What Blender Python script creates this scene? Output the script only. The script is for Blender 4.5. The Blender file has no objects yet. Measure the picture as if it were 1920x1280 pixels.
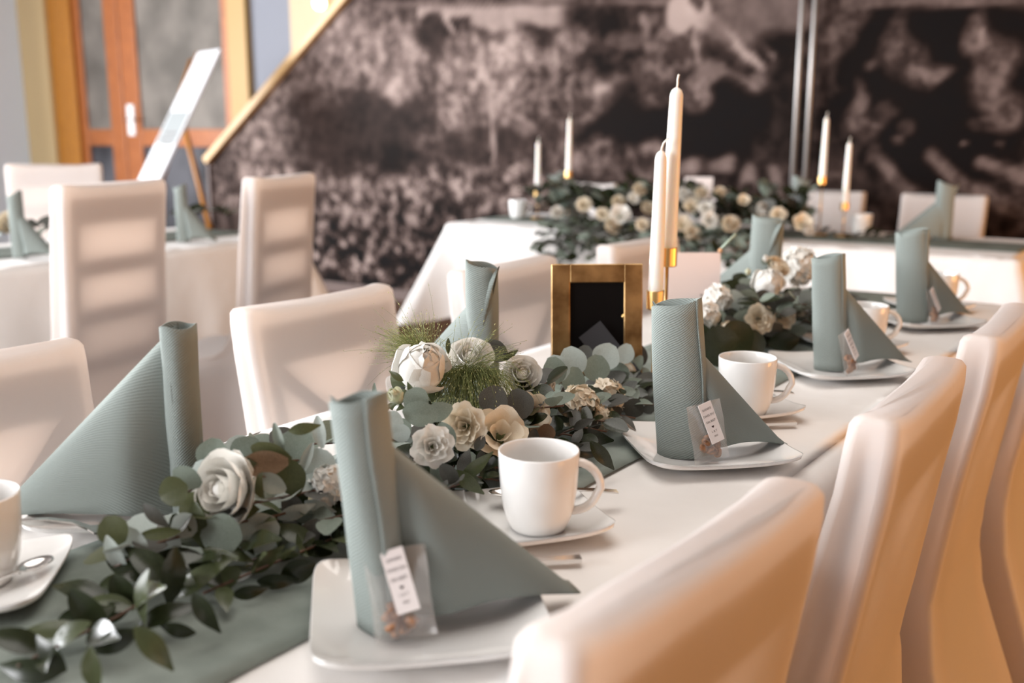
import bpy, bmesh, math, random
from mathutils import Vector, Matrix, noise
PI = math.pi
S = bpy.context.scene
COL = S.collection

# ------------------------------------------------------------------ camera
cd = bpy.data.cameras.new('camera')
cam = bpy.data.objects.new('camera', cd)
COL.objects.link(cam)
cd.sensor_width = 36.0
cd.lens = 35.63
cam.location = (0, 0, 1.17)
cam.rotation_euler = (math.radians(90 - 11.715), 0, math.radians(35.42))
cd.dof.use_dof = True
cd.dof.focus_distance = 1.27
cd.dof.aperture_fstop = 3.2
cd.clip_start = 0.02
S.camera = cam

# ------------------------------------------------------------------ world, lights, exposure
w = bpy.data.worlds.new('world'); S.world = w; w.use_nodes = True
w.node_tree.nodes['Background'].inputs[0].default_value = (0.75, 0.85, 1.0, 1)
w.node_tree.nodes['Background'].inputs[1].default_value = 0.05
S.view_settings.view_transform = 'Standard'
S.view_settings.look = 'None'
S.view_settings.exposure = 0.36
S.view_settings.gamma = 1.0
S.view_settings.use_curve_mapping = False

def area(name, loc, rot, sx, sy, power, color):
    l = bpy.data.lights.new(name, 'AREA'); l.shape = 'RECTANGLE'
    l.size = sx; l.size_y = sy; l.energy = power; l.color = color
    o = bpy.data.objects.new(name, l); COL.objects.link(o)
    o.location = loc; o.rotation_euler = [math.radians(r) for r in rot]
    return o
# daylight through the windows of the left wall and of the wall behind the camera
area('daylight_left_window', (-10.2, -.4, 1.65), (0, -90, 0), 2.0, 6.2, 1200, (0.97, 0.975, 1.0))
area('daylight_front_window', (-4.4, -3.3, 1.65), (90, 0, 0), 4.8, 2.0, 430, (0.97, 0.975, 1.0))
# tungsten lamps over the right side of the room
area('floor_lamp_warm', (2.7, 3.4, 1.0), (0, 90, 0), 1.3, 2.2, 66, (1.0, 0.46, 0.14))
area('floor_lamp_near', (2.3, 1.0, 0.6), (0, 95, 0), .8, 1.6, 11, (1.0, 0.46, 0.14))

area('added_top_fill', (-1.0, 1.2, 2.93), (0, 0, 0), 1.6, 2.6, 34, (1.0, 0.95, 0.90))  # added overhead fill to brighten the table tops, no known fixture

# ------------------------------------------------------------------ materials
def mat(name, color, rough=0.6, spec=0.5, metal=0.0, coat=0.0, sheen=0.0):
    m = bpy.data.materials.new(name); m.use_nodes = True
    b = m.node_tree.nodes['Principled BSDF']
    b.inputs['Base Color'].default_value = (*color, 1)
    b.inputs['Roughness'].default_value = rough
    b.inputs['Specular IOR Level'].default_value = spec
    b.inputs['Metallic'].default_value = metal
    b.inputs['Coat Weight'].default_value = coat
    b.inputs['Sheen Weight'].default_value = sheen
    return m
def nodes(m): return m.node_tree.nodes, m.node_tree.links, m.node_tree.nodes['Principled BSDF']
def mottle(m, c1, c2, scale=20, detail=4, lo=0.35, hi=0.65, coord='Object', stretch=(1,1,1)):
    n, l, b = nodes(m)
    tc = n.new('ShaderNodeTexCoord'); mp = n.new('ShaderNodeMapping'); mp.inputs['Scale'].default_value = stretch
    nz = n.new('ShaderNodeTexNoise'); nz.inputs['Scale'].default_value = scale; nz.inputs['Detail'].default_value = detail
    cr = n.new('ShaderNodeValToRGB')
    cr.color_ramp.elements[0].position = lo; cr.color_ramp.elements[0].color = (*c1, 1)
    cr.color_ramp.elements[1].position = hi; cr.color_ramp.elements[1].color = (*c2, 1)
    l.new(tc.outputs[coord], mp.inputs[0]); l.new(mp.outputs[0], nz.inputs[0]); l.new(nz.outputs[0], cr.inputs[0])
    l.new(cr.outputs[0], b.inputs['Base Color'])
    return m
def bump_noise(m, scale, strength, dist=0.002, stretch=(1,1,1), coord='Object', detail=3):
    n, l, b = nodes(m)
    tc = n.new('ShaderNodeTexCoord'); mp = n.new('ShaderNodeMapping'); mp.inputs['Scale'].default_value = stretch
    nz = n.new('ShaderNodeTexNoise'); nz.inputs['Scale'].default_value = scale; nz.inputs['Detail'].default_value = detail
    bp = n.new('ShaderNodeBump'); bp.inputs['Strength'].default_value = strength; bp.inputs['Distance'].default_value = dist
    l.new(tc.outputs[coord], mp.inputs[0]); l.new(mp.outputs[0], nz.inputs[0]); l.new(nz.outputs[0], bp.inputs['Height'])
    l.new(bp.outputs[0], b.inputs['Normal'])
    return m
def translucent(m, color, fac):
    n, l, b = nodes(m)
    out = [x for x in n if x.type == 'OUTPUT_MATERIAL'][0]
    t = n.new('ShaderNodeBsdfTranslucent'); t.inputs[0].default_value = (*color, 1)
    mx = n.new('ShaderNodeMixShader'); mx.inputs[0].default_value = fac
    l.new(b.outputs[0], mx.inputs[1]); l.new(t.outputs[0], mx.inputs[2]); l.new(mx.outputs[0], out.inputs[0])
    for k in list(b.inputs['Normal'].links): l.new(k.from_socket, t.inputs['Normal'])
    return m

M = {}
M['cover'] = translucent(bump_noise(mat('stretch_cover', (0.86, 0.83, 0.81), 0.55, 0.3, sheen=0.2), 9, 0.35, 0.01, (1, 1, .35)), (0.92, 0.80, 0.71), 0.45)
M['frame_wood'] = mat('chair_wood', (0.20, 0.10, 0.05), 0.5)
M['cloth'] = bump_noise(mat('white_tablecloth', (0.83, 0.80, 0.77), 0.7, 0.25, sheen=0.2), 6, 0.55, 0.02, detail=3)
M['runner'] = bump_noise(mottle(mat('sage_runner', (0.25, 0.3, 0.27), 0.9, 0.15), (0.17, 0.195, 0.172), (0.25, 0.28, 0.25), 14, 6), 250, 0.4, 0.001)
def rib(m, scale):
    n, l, b = nodes(m)
    uv = n.new('ShaderNodeUVMap'); mp = n.new('ShaderNodeMapping'); mp.inputs['Rotation'].default_value = (0, 0, math.radians(52))
    wv = n.new('ShaderNodeTexWave'); wv.inputs['Scale'].default_value = scale; wv.inputs['Distortion'].default_value = 0.3
    nz = n.new('ShaderNodeTexNoise'); nz.inputs['Scale'].default_value = 900
    ad = n.new('ShaderNodeMath'); ad.operation = 'ADD'
    bp = n.new('ShaderNodeBump'); bp.inputs['Strength'].default_value = 0.55; bp.inputs['Distance'].default_value = 0.0008
    l.new(uv.outputs[0], mp.inputs[0]); l.new(mp.outputs[0], wv.inputs[0]); l.new(mp.outputs[0], nz.inputs[0])
    l.new(wv.outputs[1], ad.inputs[0]); l.new(nz.outputs[0], ad.inputs[1]); l.new(ad.outputs[0], bp.inputs['Height'])
    l.new(bp.outputs[0], b.inputs['Normal'])
    return m
M['napkin'] = translucent(rib(mat('sage_paper_napkin', (0.278, 0.315, 0.295), 0.85, 0.2), 130), (0.25, 0.29, 0.26), 0.12)
M['china'] = mat('white_china', (0.84, 0.83, 0.81), 0.12, 0.5, coat=0.3)
M['steel'] = mat('steel', (0.72, 0.70, 0.68), 0.18, metal=1.0)
M['gold'] = mat('brushed_gold', (0.78, 0.50, 0.20), 0.28, metal=1.0)
M['gold_dark'] = bump_noise(mottle(mat('aged_brass', (0.4, 0.25, 0.1), 0.38, metal=0.85), (0.16, 0.085, 0.03), (0.50, 0.32, 0.14), 18, 6), 120, 0.2, 0.001)
M['black'] = mat('black_felt', (0.006, 0.005, 0.005), 0.9, 0.1)
M['strut'] = mat('dark_grey_board', (0.045, 0.045, 0.05), 0.7, 0.2)
M['wax'] = mat('white_wax', (0.88, 0.86, 0.80), 0.35, 0.4)
M['wax'].node_tree.nodes['Principled BSDF'].inputs['Subsurface Weight'].default_value = 0.35
M['wax'].node_tree.nodes['Principled BSDF'].inputs['Subsurface Scale'].default_value = 0.006
M['wick'] = mat('wick_cotton', (0.80, 0.76, 0.68), 0.9)
M['blush'] = mat('blush_card', (0.80, 0.66, 0.61), 0.7, 0.2)
M['paper'] = mat('tag_paper', (0.86, 0.80, 0.78), 0.7, 0.2)
M['ink'] = mat('grey_ink', (0.16, 0.15, 0.15), 0.8)
M['heart'] = mat('dark_ink', (0.04, 0.02, 0.02), 0.8)
M['nut'] = mottle(mat('cocoa_nut', (0.2, 0.08, 0.03), 0.5), (0.10, 0.04, 0.018), (0.42, 0.19, 0.08), 90, 3)
def film():
    m = bpy.data.materials.new('clear_film'); m.use_nodes = True
    n = m.node_tree.nodes; l = m.node_tree.links; n.clear()
    out = n.new('ShaderNodeOutputMaterial'); tr = n.new('ShaderNodeBsdfTransparent'); tr.inputs[0].default_value = (0.97, 0.96, 0.95, 1)
    gl = n.new('ShaderNodeBsdfGlossy'); gl.inputs['Roughness'].default_value = 0.15
    df = n.new('ShaderNodeBsdfDiffuse'); df.inputs[0].default_value = (0.85, 0.83, 0.80, 1)
    m1 = n.new('ShaderNodeMixShader'); m1.inputs[0].default_value = 0.5
    m2 = n.new('ShaderNodeMixShader'); m2.inputs[0].default_value = 0.22
    l.new(gl.outputs[0], m1.inputs[1]); l.new(df.outputs[0], m1.inputs[2])
    l.new(tr.outputs[0], m2.inputs[1]); l.new(m1.outputs[0], m2.inputs[2]); l.new(m2.outputs[0], out.inputs[0])
    return m
M['film'] = film()
def petal_mat(name, c1, c2):
    m = bump_noise(mat(name, c1, 0.6, 0.25), 160, 0.25, 0.0008)
    mottle(m, c1, c2, 40, 3)
    return translucent(m, c1, 0.15)
M['petal_white'] = petal_mat('petal_white', (0.80, 0.78, 0.72), (0.88, 0.86, 0.82))
M['petal_cream'] = petal_mat('petal_cream', (0.76, 0.66, 0.50), (0.85, 0.78, 0.66))
M['petal_bud'] = petal_mat('petal_green_white', (0.62, 0.64, 0.44), (0.80, 0.79, 0.64))
def leaf_mat(name, c1, c2, rough, fac=0.15, spec=0.5):
    m = mat(name, c1, rough, spec)
    mottle(m, c1, c2, 45, 4)
    n, l, b = nodes(m)
    uv = n.new('ShaderNodeUVMap'); wv = n.new('ShaderNodeTexWave'); wv.inputs['Scale'].default_value = 1.2; wv.inputs['Distortion'].default_value = 5.0; wv.inputs['Detail'].default_value = 2
    bp = n.new('ShaderNodeBump'); bp.inputs['Strength'].default_value = 0.15; bp.inputs['Distance'].default_value = 0.0004
    l.new(uv.outputs[0], wv.inputs[0]); l.new(wv.outputs[1], bp.inputs['Height']); l.new(bp.outputs[0], b.inputs['Normal'])
    return translucent(m, [min(1, c * 1.3) for c in c2], fac)
M['euc'] = leaf_mat('eucalyptus_grey_green', (0.13, 0.165, 0.13), (0.23, 0.27, 0.225), 0.55)
M['euc_pale'] = leaf_mat('eucalyptus_silver', (0.32, 0.37, 0.34), (0.46, 0.51, 0.475), 0.6)
M['euc_olive'] = leaf_mat('eucalyptus_olive', (0.045, 0.052, 0.018), (0.10, 0.11, 0.045), 0.4)
M['euc_dark'] = leaf_mat('eucalyptus_dusky', (0.05, 0.052, 0.045), (0.10, 0.098, 0.085), 0.55)
M['euc_brown'] = leaf_mat('dry_leaf_brown', (0.14, 0.09, 0.05), (0.28, 0.19, 0.12), 0.7)
M['ruscus'] = leaf_mat('ruscus_green', (0.011, 0.016, 0.006), (0.028, 0.036, 0.014), 0.26, 0.10)
M['ruscus_light'] = leaf_mat('ruscus_light_green', (0.045, 0.058, 0.022), (0.085, 0.10, 0.048), 0.26, 0.2)
M['stem'] = mat('stem_brown', (0.10, 0.05, 0.03), 0.6)
M['stem_green'] = mat('stem_green', (0.09, 0.12, 0.04), 0.6)
M['grass'] = mat('panicle_green', (0.15, 0.18, 0.045), 0.6)
M['seed'] = mat('panicle_seed', (0.40, 0.40, 0.17), 0.6)
M['seed_dark'] = mat('dark_seed', (0.10, 0.07, 0.05), 0.6)

# ------------------------------------------------------------------ object helpers
def thing(name, label, cat, loc=(0, 0, 0), rotz=0.0, group=None, rot=None, scale=1.0):
    o = bpy.data.objects.new(name, None); COL.objects.link(o)
    o.empty_display_size = 0.05
    o.location = loc; o.rotation_euler = rot if rot else (0, 0, rotz); o.scale = (scale,) * 3
    o['label'] = label; o['category'] = cat
    if group: o['group'] = group
    return o
def tag(o, label, cat, group=None, kind=None):
    o['label'] = label; o['category'] = cat
    if group: o['group'] = group
    if kind: o['kind'] = kind
    return o
def link(name, me, parent=None, loc=None, rot=None, scale=None, label=None):
    o = bpy.data.objects.new(name, me); COL.objects.link(o)
    if parent: o.parent = parent
    if loc: o.location = loc
    if rot: o.rotation_euler = rot
    if scale: o.scale = scale
    if label: o['label'] = label
    return o
def mesh(name, vs, fs, m, smooth=True, uvs=None):
    me = bpy.data.meshes.new(name)
    me.from_pydata([tuple(v) for v in vs], [], [tuple(f) for f in fs])
    if m: me.materials.append(m)
    if smooth: me.polygons.foreach_set('use_smooth', [True] * len(me.polygons))
    if uvs:
        ul = me.uv_layers.new(name='UVMap')
        for lp in me.loops: ul.data[lp.index].uv = uvs[lp.vertex_index]
    me.update()
    return me
def grid_faces(nu, nv, wrap_u=False, off=0):
    fs = []
    for j in range(nv - 1):
        for i in range(nu if wrap_u else nu - 1):
            a = off + j * nu + i; b = off + j * nu + (i + 1) % nu
            fs.append((a, b, b + nu, a + nu))
    return fs
def bm_mesh(name, bm, m, smooth=False):
    me = bpy.data.meshes.new(name); bm.to_mesh(me); bm.free()
    if m: me.materials.append(m)
    if smooth: me.polygons.foreach_set('use_smooth', [True] * len(me.polygons))
    return me
def box_into(bm, lo, hi, mtx=None):
    vs = [bm.verts.new((x, y, z)) for z in (lo[2], hi[2]) for y in (lo[1], hi[1]) for x in (lo[0], hi[0])]
    for f in ((0, 2, 3, 1), (4, 5, 7, 6), (0, 1, 5, 4), (1, 3, 7, 5), (3, 2, 6, 7), (2, 0, 4, 6)):
        bm.faces.new([vs[i] for i in f])
    if mtx:
        for v in vs: v.co = mtx @ v.co
    return vs
def box_me(name, lo, hi, m, bevel=0.0, seg=2):
    bm = bmesh.new(); box_into(bm, lo, hi)
    if bevel: bmesh.ops.bevel(bm, geom=bm.edges[:], offset=bevel, segments=seg, affect='EDGES', profile=0.5)
    return bm_mesh(name, bm, m, smooth=False)
def struct(name, me, parent=None, loc=None):
    o = link(name, me, parent, loc); 
    if not parent: o['kind'] = 'structure'
    return o
def lathe(name, prof, m, n=32, close=True):
    vs = []; 
    for r, z in prof:
        for i in range(n):
            a = 2 * PI * i / n; vs.append((r * math.cos(a), r * math.sin(a), z))
    fs = grid_faces(n, len(prof), True)
    if close:
        fs.append(tuple(range(n))[::-1]); k = (len(prof) - 1) * n; fs.append(tuple(range(k, k + n)))
    return mesh(name, vs, fs, m)
def tube(name, pts, rad, m, n=6, me_only=True, taper=None):
    vs = []; fs = []
    _tube(vs, fs, pts, rad, n, taper)
    return mesh(name, vs, fs, m)
def _tube(vs, fs, pts, rad, n=6, taper=None):
    base = len(vs); P = [Vector(p) for p in pts]
    prev = None
    for i, p in enumerate(P):
        t = (P[min(i + 1, len(P) - 1)] - P[max(i - 1, 0)]).normalized()
        if prev is None:
            a = t.cross(Vector((0, 0, 1)))
            if a.length < 1e-3: a = t.cross(Vector((1, 0, 0)))
            a.normalize()
        else:
            a = (prev - t * prev.dot(t)).normalized()
        prev = a; b = t.cross(a)
        f = i / (len(P) - 1)
        r = rad * (1 + (taper - 1) * f if taper is not None else 1)
        for k in range(n):
            an = 2 * PI * k / n; vs.append(p + (a * math.cos(an) + b * math.sin(an)) * r)
    fs += grid_faces(n, len(P), True, base)
    fs.append(tuple(range(base, base + n))[::-1]); e = base + (len(P) - 1) * n; fs.append(tuple(range(e, e + n)))
RT = Vector((math.cos(math.radians(35.42)), math.sin(math.radians(35.42)), 0))     # horizontal direction along the arrangement as one faces it
FW = Vector((-0.5675, 0.7979, -0.2030)); UP = RT.cross(FW)

# ------------------------------------------------------------------ the room
X0, X1, Y0, YM, Y1, ZC = -10.5, 3.2, -3.6, 5.3, 6.0, 3.0
M['floor'] = bump_noise(mottle(mat('floor_wood', (0.1, 0.05, 0.03), 0.5), (0.075, 0.030, 0.012), (0.15, 0.065, 0.028), 6, 6, stretch=(1, 8, 1)), 30, 0.1)
M['floor'].name = 'brown_floor'
M['wall_white'] = mat('white_wall_paint', (0.66, 0.75, 0.86), 0.8, 0.2)
M['wall_grey'] = mat('blue_grey_wall_paint', (0.20, 0.21, 0.24), 0.8, 0.2)
M['wall_warm'] = bump_noise(mottle(mat('warm_wood_panel', (0.5, 0.25, 0.1), 0.5), (0.26, 0.11, 0.03), (0.38, 0.17, 0.05), 4, 6, stretch=(1, 8, 1)), 40, 0.1)
M['ceiling'] = mat('ceiling_paint', (0.20, 0.19, 0.18), 0.9, 0.1)
M['cream_wood'] = mat('cream_post', (0.50, 0.37, 0.19), 0.55)
M['orange_wood'] = mottle(mat('orange_wood', (0.5, 0.15, 0.03), 0.4), (0.25, 0.075, 0.018), (0.36, 0.115, 0.03), 8, 5, stretch=(6, 6, 1))
M['amber_wood'] = mottle(mat('amber_wood', (0.5, 0.2, 0.03), 0.4), (0.34, 0.13, 0.012), (0.42, 0.17, 0.02), 8, 5, stretch=(6, 6, 1))
M['trim_wood'] = mat('pale_oak_trim', (0.56, 0.36, 0.16), 0.5)
M['dark_wood'] = mat('dark_wood', (0.06, 0.025, 0.015), 0.5)

# floor of long boards, one piece each where they could be told apart
fb = struct('floor', box_me('floor', (X0, Y0, -0.06), (X1, Y1 + 0.1, -0.012), M['floor']))
bw = 0.19; me_b = box_me('floor_board', (0, 0, -0.012), (bw - 0.004, Y1 + 0.1 - Y0, 0.0), M['floor'], 0.0015, 1)
k = 0
for i in range(int((X1 - X0) / bw)):
    o = link('floor_board', me_b, fb, (X0 + i * bw, Y0, 0)); k += 1
struct('ceiling', box_me('ceiling', (X0, Y0, ZC), (X1, Y1 + 0.1, ZC + 0.08), M['ceiling']))
struct('wall_right', box_me('wall_right', (X1, Y0, 0), (X1 + 0.1, Y1 + 0.1, ZC), M['wall_warm']))
def wall_with_opening(name, a0, a1, w0, w1, zl, zh, place):
    bm = bmesh.new()
    for lo, hi in (((a0, 0), (w0, ZC)), ((w1, 0), (a1, ZC)), ((w0, 0), (w1, zl)), ((w0, zh), (w1, ZC))):
        place(bm, lo, hi)
    return struct(name, bm_mesh(name, bm, M['wall_white']))
wall_with_opening('wall_left', Y0, Y1 + .1, -3.4, 2.9, 0.6, 2.75, lambda bm, lo, hi: box_into(bm, (X0 - .1, lo[0], lo[1]), (X0, hi[0], hi[1])))
wall_with_opening('wall_front', X0, X1, -6.9, -1.9, 0.6, 2.75, lambda bm, lo, hi: box_into(bm, (lo[0], Y0 - .1, lo[1]), (hi[0], Y0, hi[1])))
def window(name, n, span0, span1, vertical_plane):
    t = None
    bm = bmesh.new()
    for (a, b, c, d) in ((span0, span1, .6, .66), (span0, span1, 2.69, 2.75)):
        vertical_plane(bm, a, b, c, d)
    for i in range(n + 1):
        x = span0 + (span1 - span0 - .06) * i / n
        vertical_plane(bm, x, x + .06, .6, 2.75)
    return struct(name, bm_mesh(name, bm, M['cream_wood']))
window('window_1', 5, -3.4, 2.9, lambda bm, a, b, c, d: box_into(bm, (X0 - .08, a, c), (X0 - .02, b, d)))
window('window_2', 3, -6.9, -1.9, lambda bm, a, b, c, d: box_into(bm, (a, Y0 - .08, c), (b, Y0 - .02, d)))

# wall behind the stair flank, with the door
struct('wall_back', box_me('wall_back', (-7.0, Y1, 0), (X1, Y1 + 0.1, ZC), M['wall_grey']))
struct('trim_1', box_me('trim_1', (-10.5, Y1 - .06, 0), (-10.0, Y1 + .1, ZC), M['cream_wood'], .004))
struct('trim_2', box_me('trim_2', (-7.22, Y1 - .06, 0), (-6.98, Y1 + .1, ZC), mat('ochre_post', (.36, .22, .07), .55), .004))
struct('trim_3', box_me('trim_3', (-10.02, Y1 - .02, 0), (-9.62, Y1 + .1, ZC), M['amber_wood'], .004))
M['frosted'] = mottle(mat('grey_door_glass', (0.27, 0.24, 0.21), 0.6, 0.2), (0.10, 0.09, 0.078), (0.19, 0.17, 0.148), 2.2, 3)
M['dark_glass'] = mottle(mat('dark_door_glass', (0.03, 0.03, 0.035), 0.5, 0.2), (0.012, 0.012, 0.014), (0.09, 0.09, 0.10), 1.6, 2)
def door(name, x0, x1, st0, st1):
    d = struct(name, box_me(name, (x0, Y1 + .02, 0), (x0 + st0, Y1 + .08, ZC - .1), M['orange_wood'], .006))
    link('door_stile', box_me('door_stile', (x1 - st1, Y1 + .02, 0), (x1, Y1 + .08, ZC - .1), M['orange_wood'], .006), d)
    for nm, z0, z1 in (('door_rail', 1.03, 1.19), ('door_rail', 0, .2), ('door_rail', ZC - .25, ZC - .1)):
        link(nm, box_me(nm, (x0 + st0, Y1 + .025, z0), (x1 - st1, Y1 + .075, z1), M['orange_wood'], .006), d)
    link('door_pane', box_me('door_pane', (x0 + st0, Y1 + .045, 1.19), (x1 - st1, Y1 + .055, ZC - .25), M['frosted']), d, label='grey frosted upper pane')
    link('door_pane', box_me('door_pane', (x0 + st0, Y1 + .045, .2), (x1 - st1, Y1 + .055, 1.03), M['dark_glass']), d, label='dark lower pane')
    return d
door('door_1', -9.64, -8.90, .12, .22)
d2 = door('door_2', -8.885, -7.22, .25, .17)
hp = link('handle_plate', box_me('handle_plate', (-8.81, Y1 - .005, 1.13), (-8.71, Y1 + .02, 1.42), mat('white_handle', (.8, .8, .8), .3), .004), d2)
hp2 = tube('door_handle', [(-8.76, Y1 - .005, 1.28), (-8.76, Y1 - .05, 1.28), (-8.74, Y1 - .06, 1.28), (-8.63, Y1 - .06, 1.28)], .011, M['steel'], 8)
link('door_handle', hp2, d2)
struct('trim_4', box_me('trim_4', (-6.2, 5.72, 0), (-5.3, 5.98, ZC), mat('cream_pillar', (.42, .31, .18), .6), .01))

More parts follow.
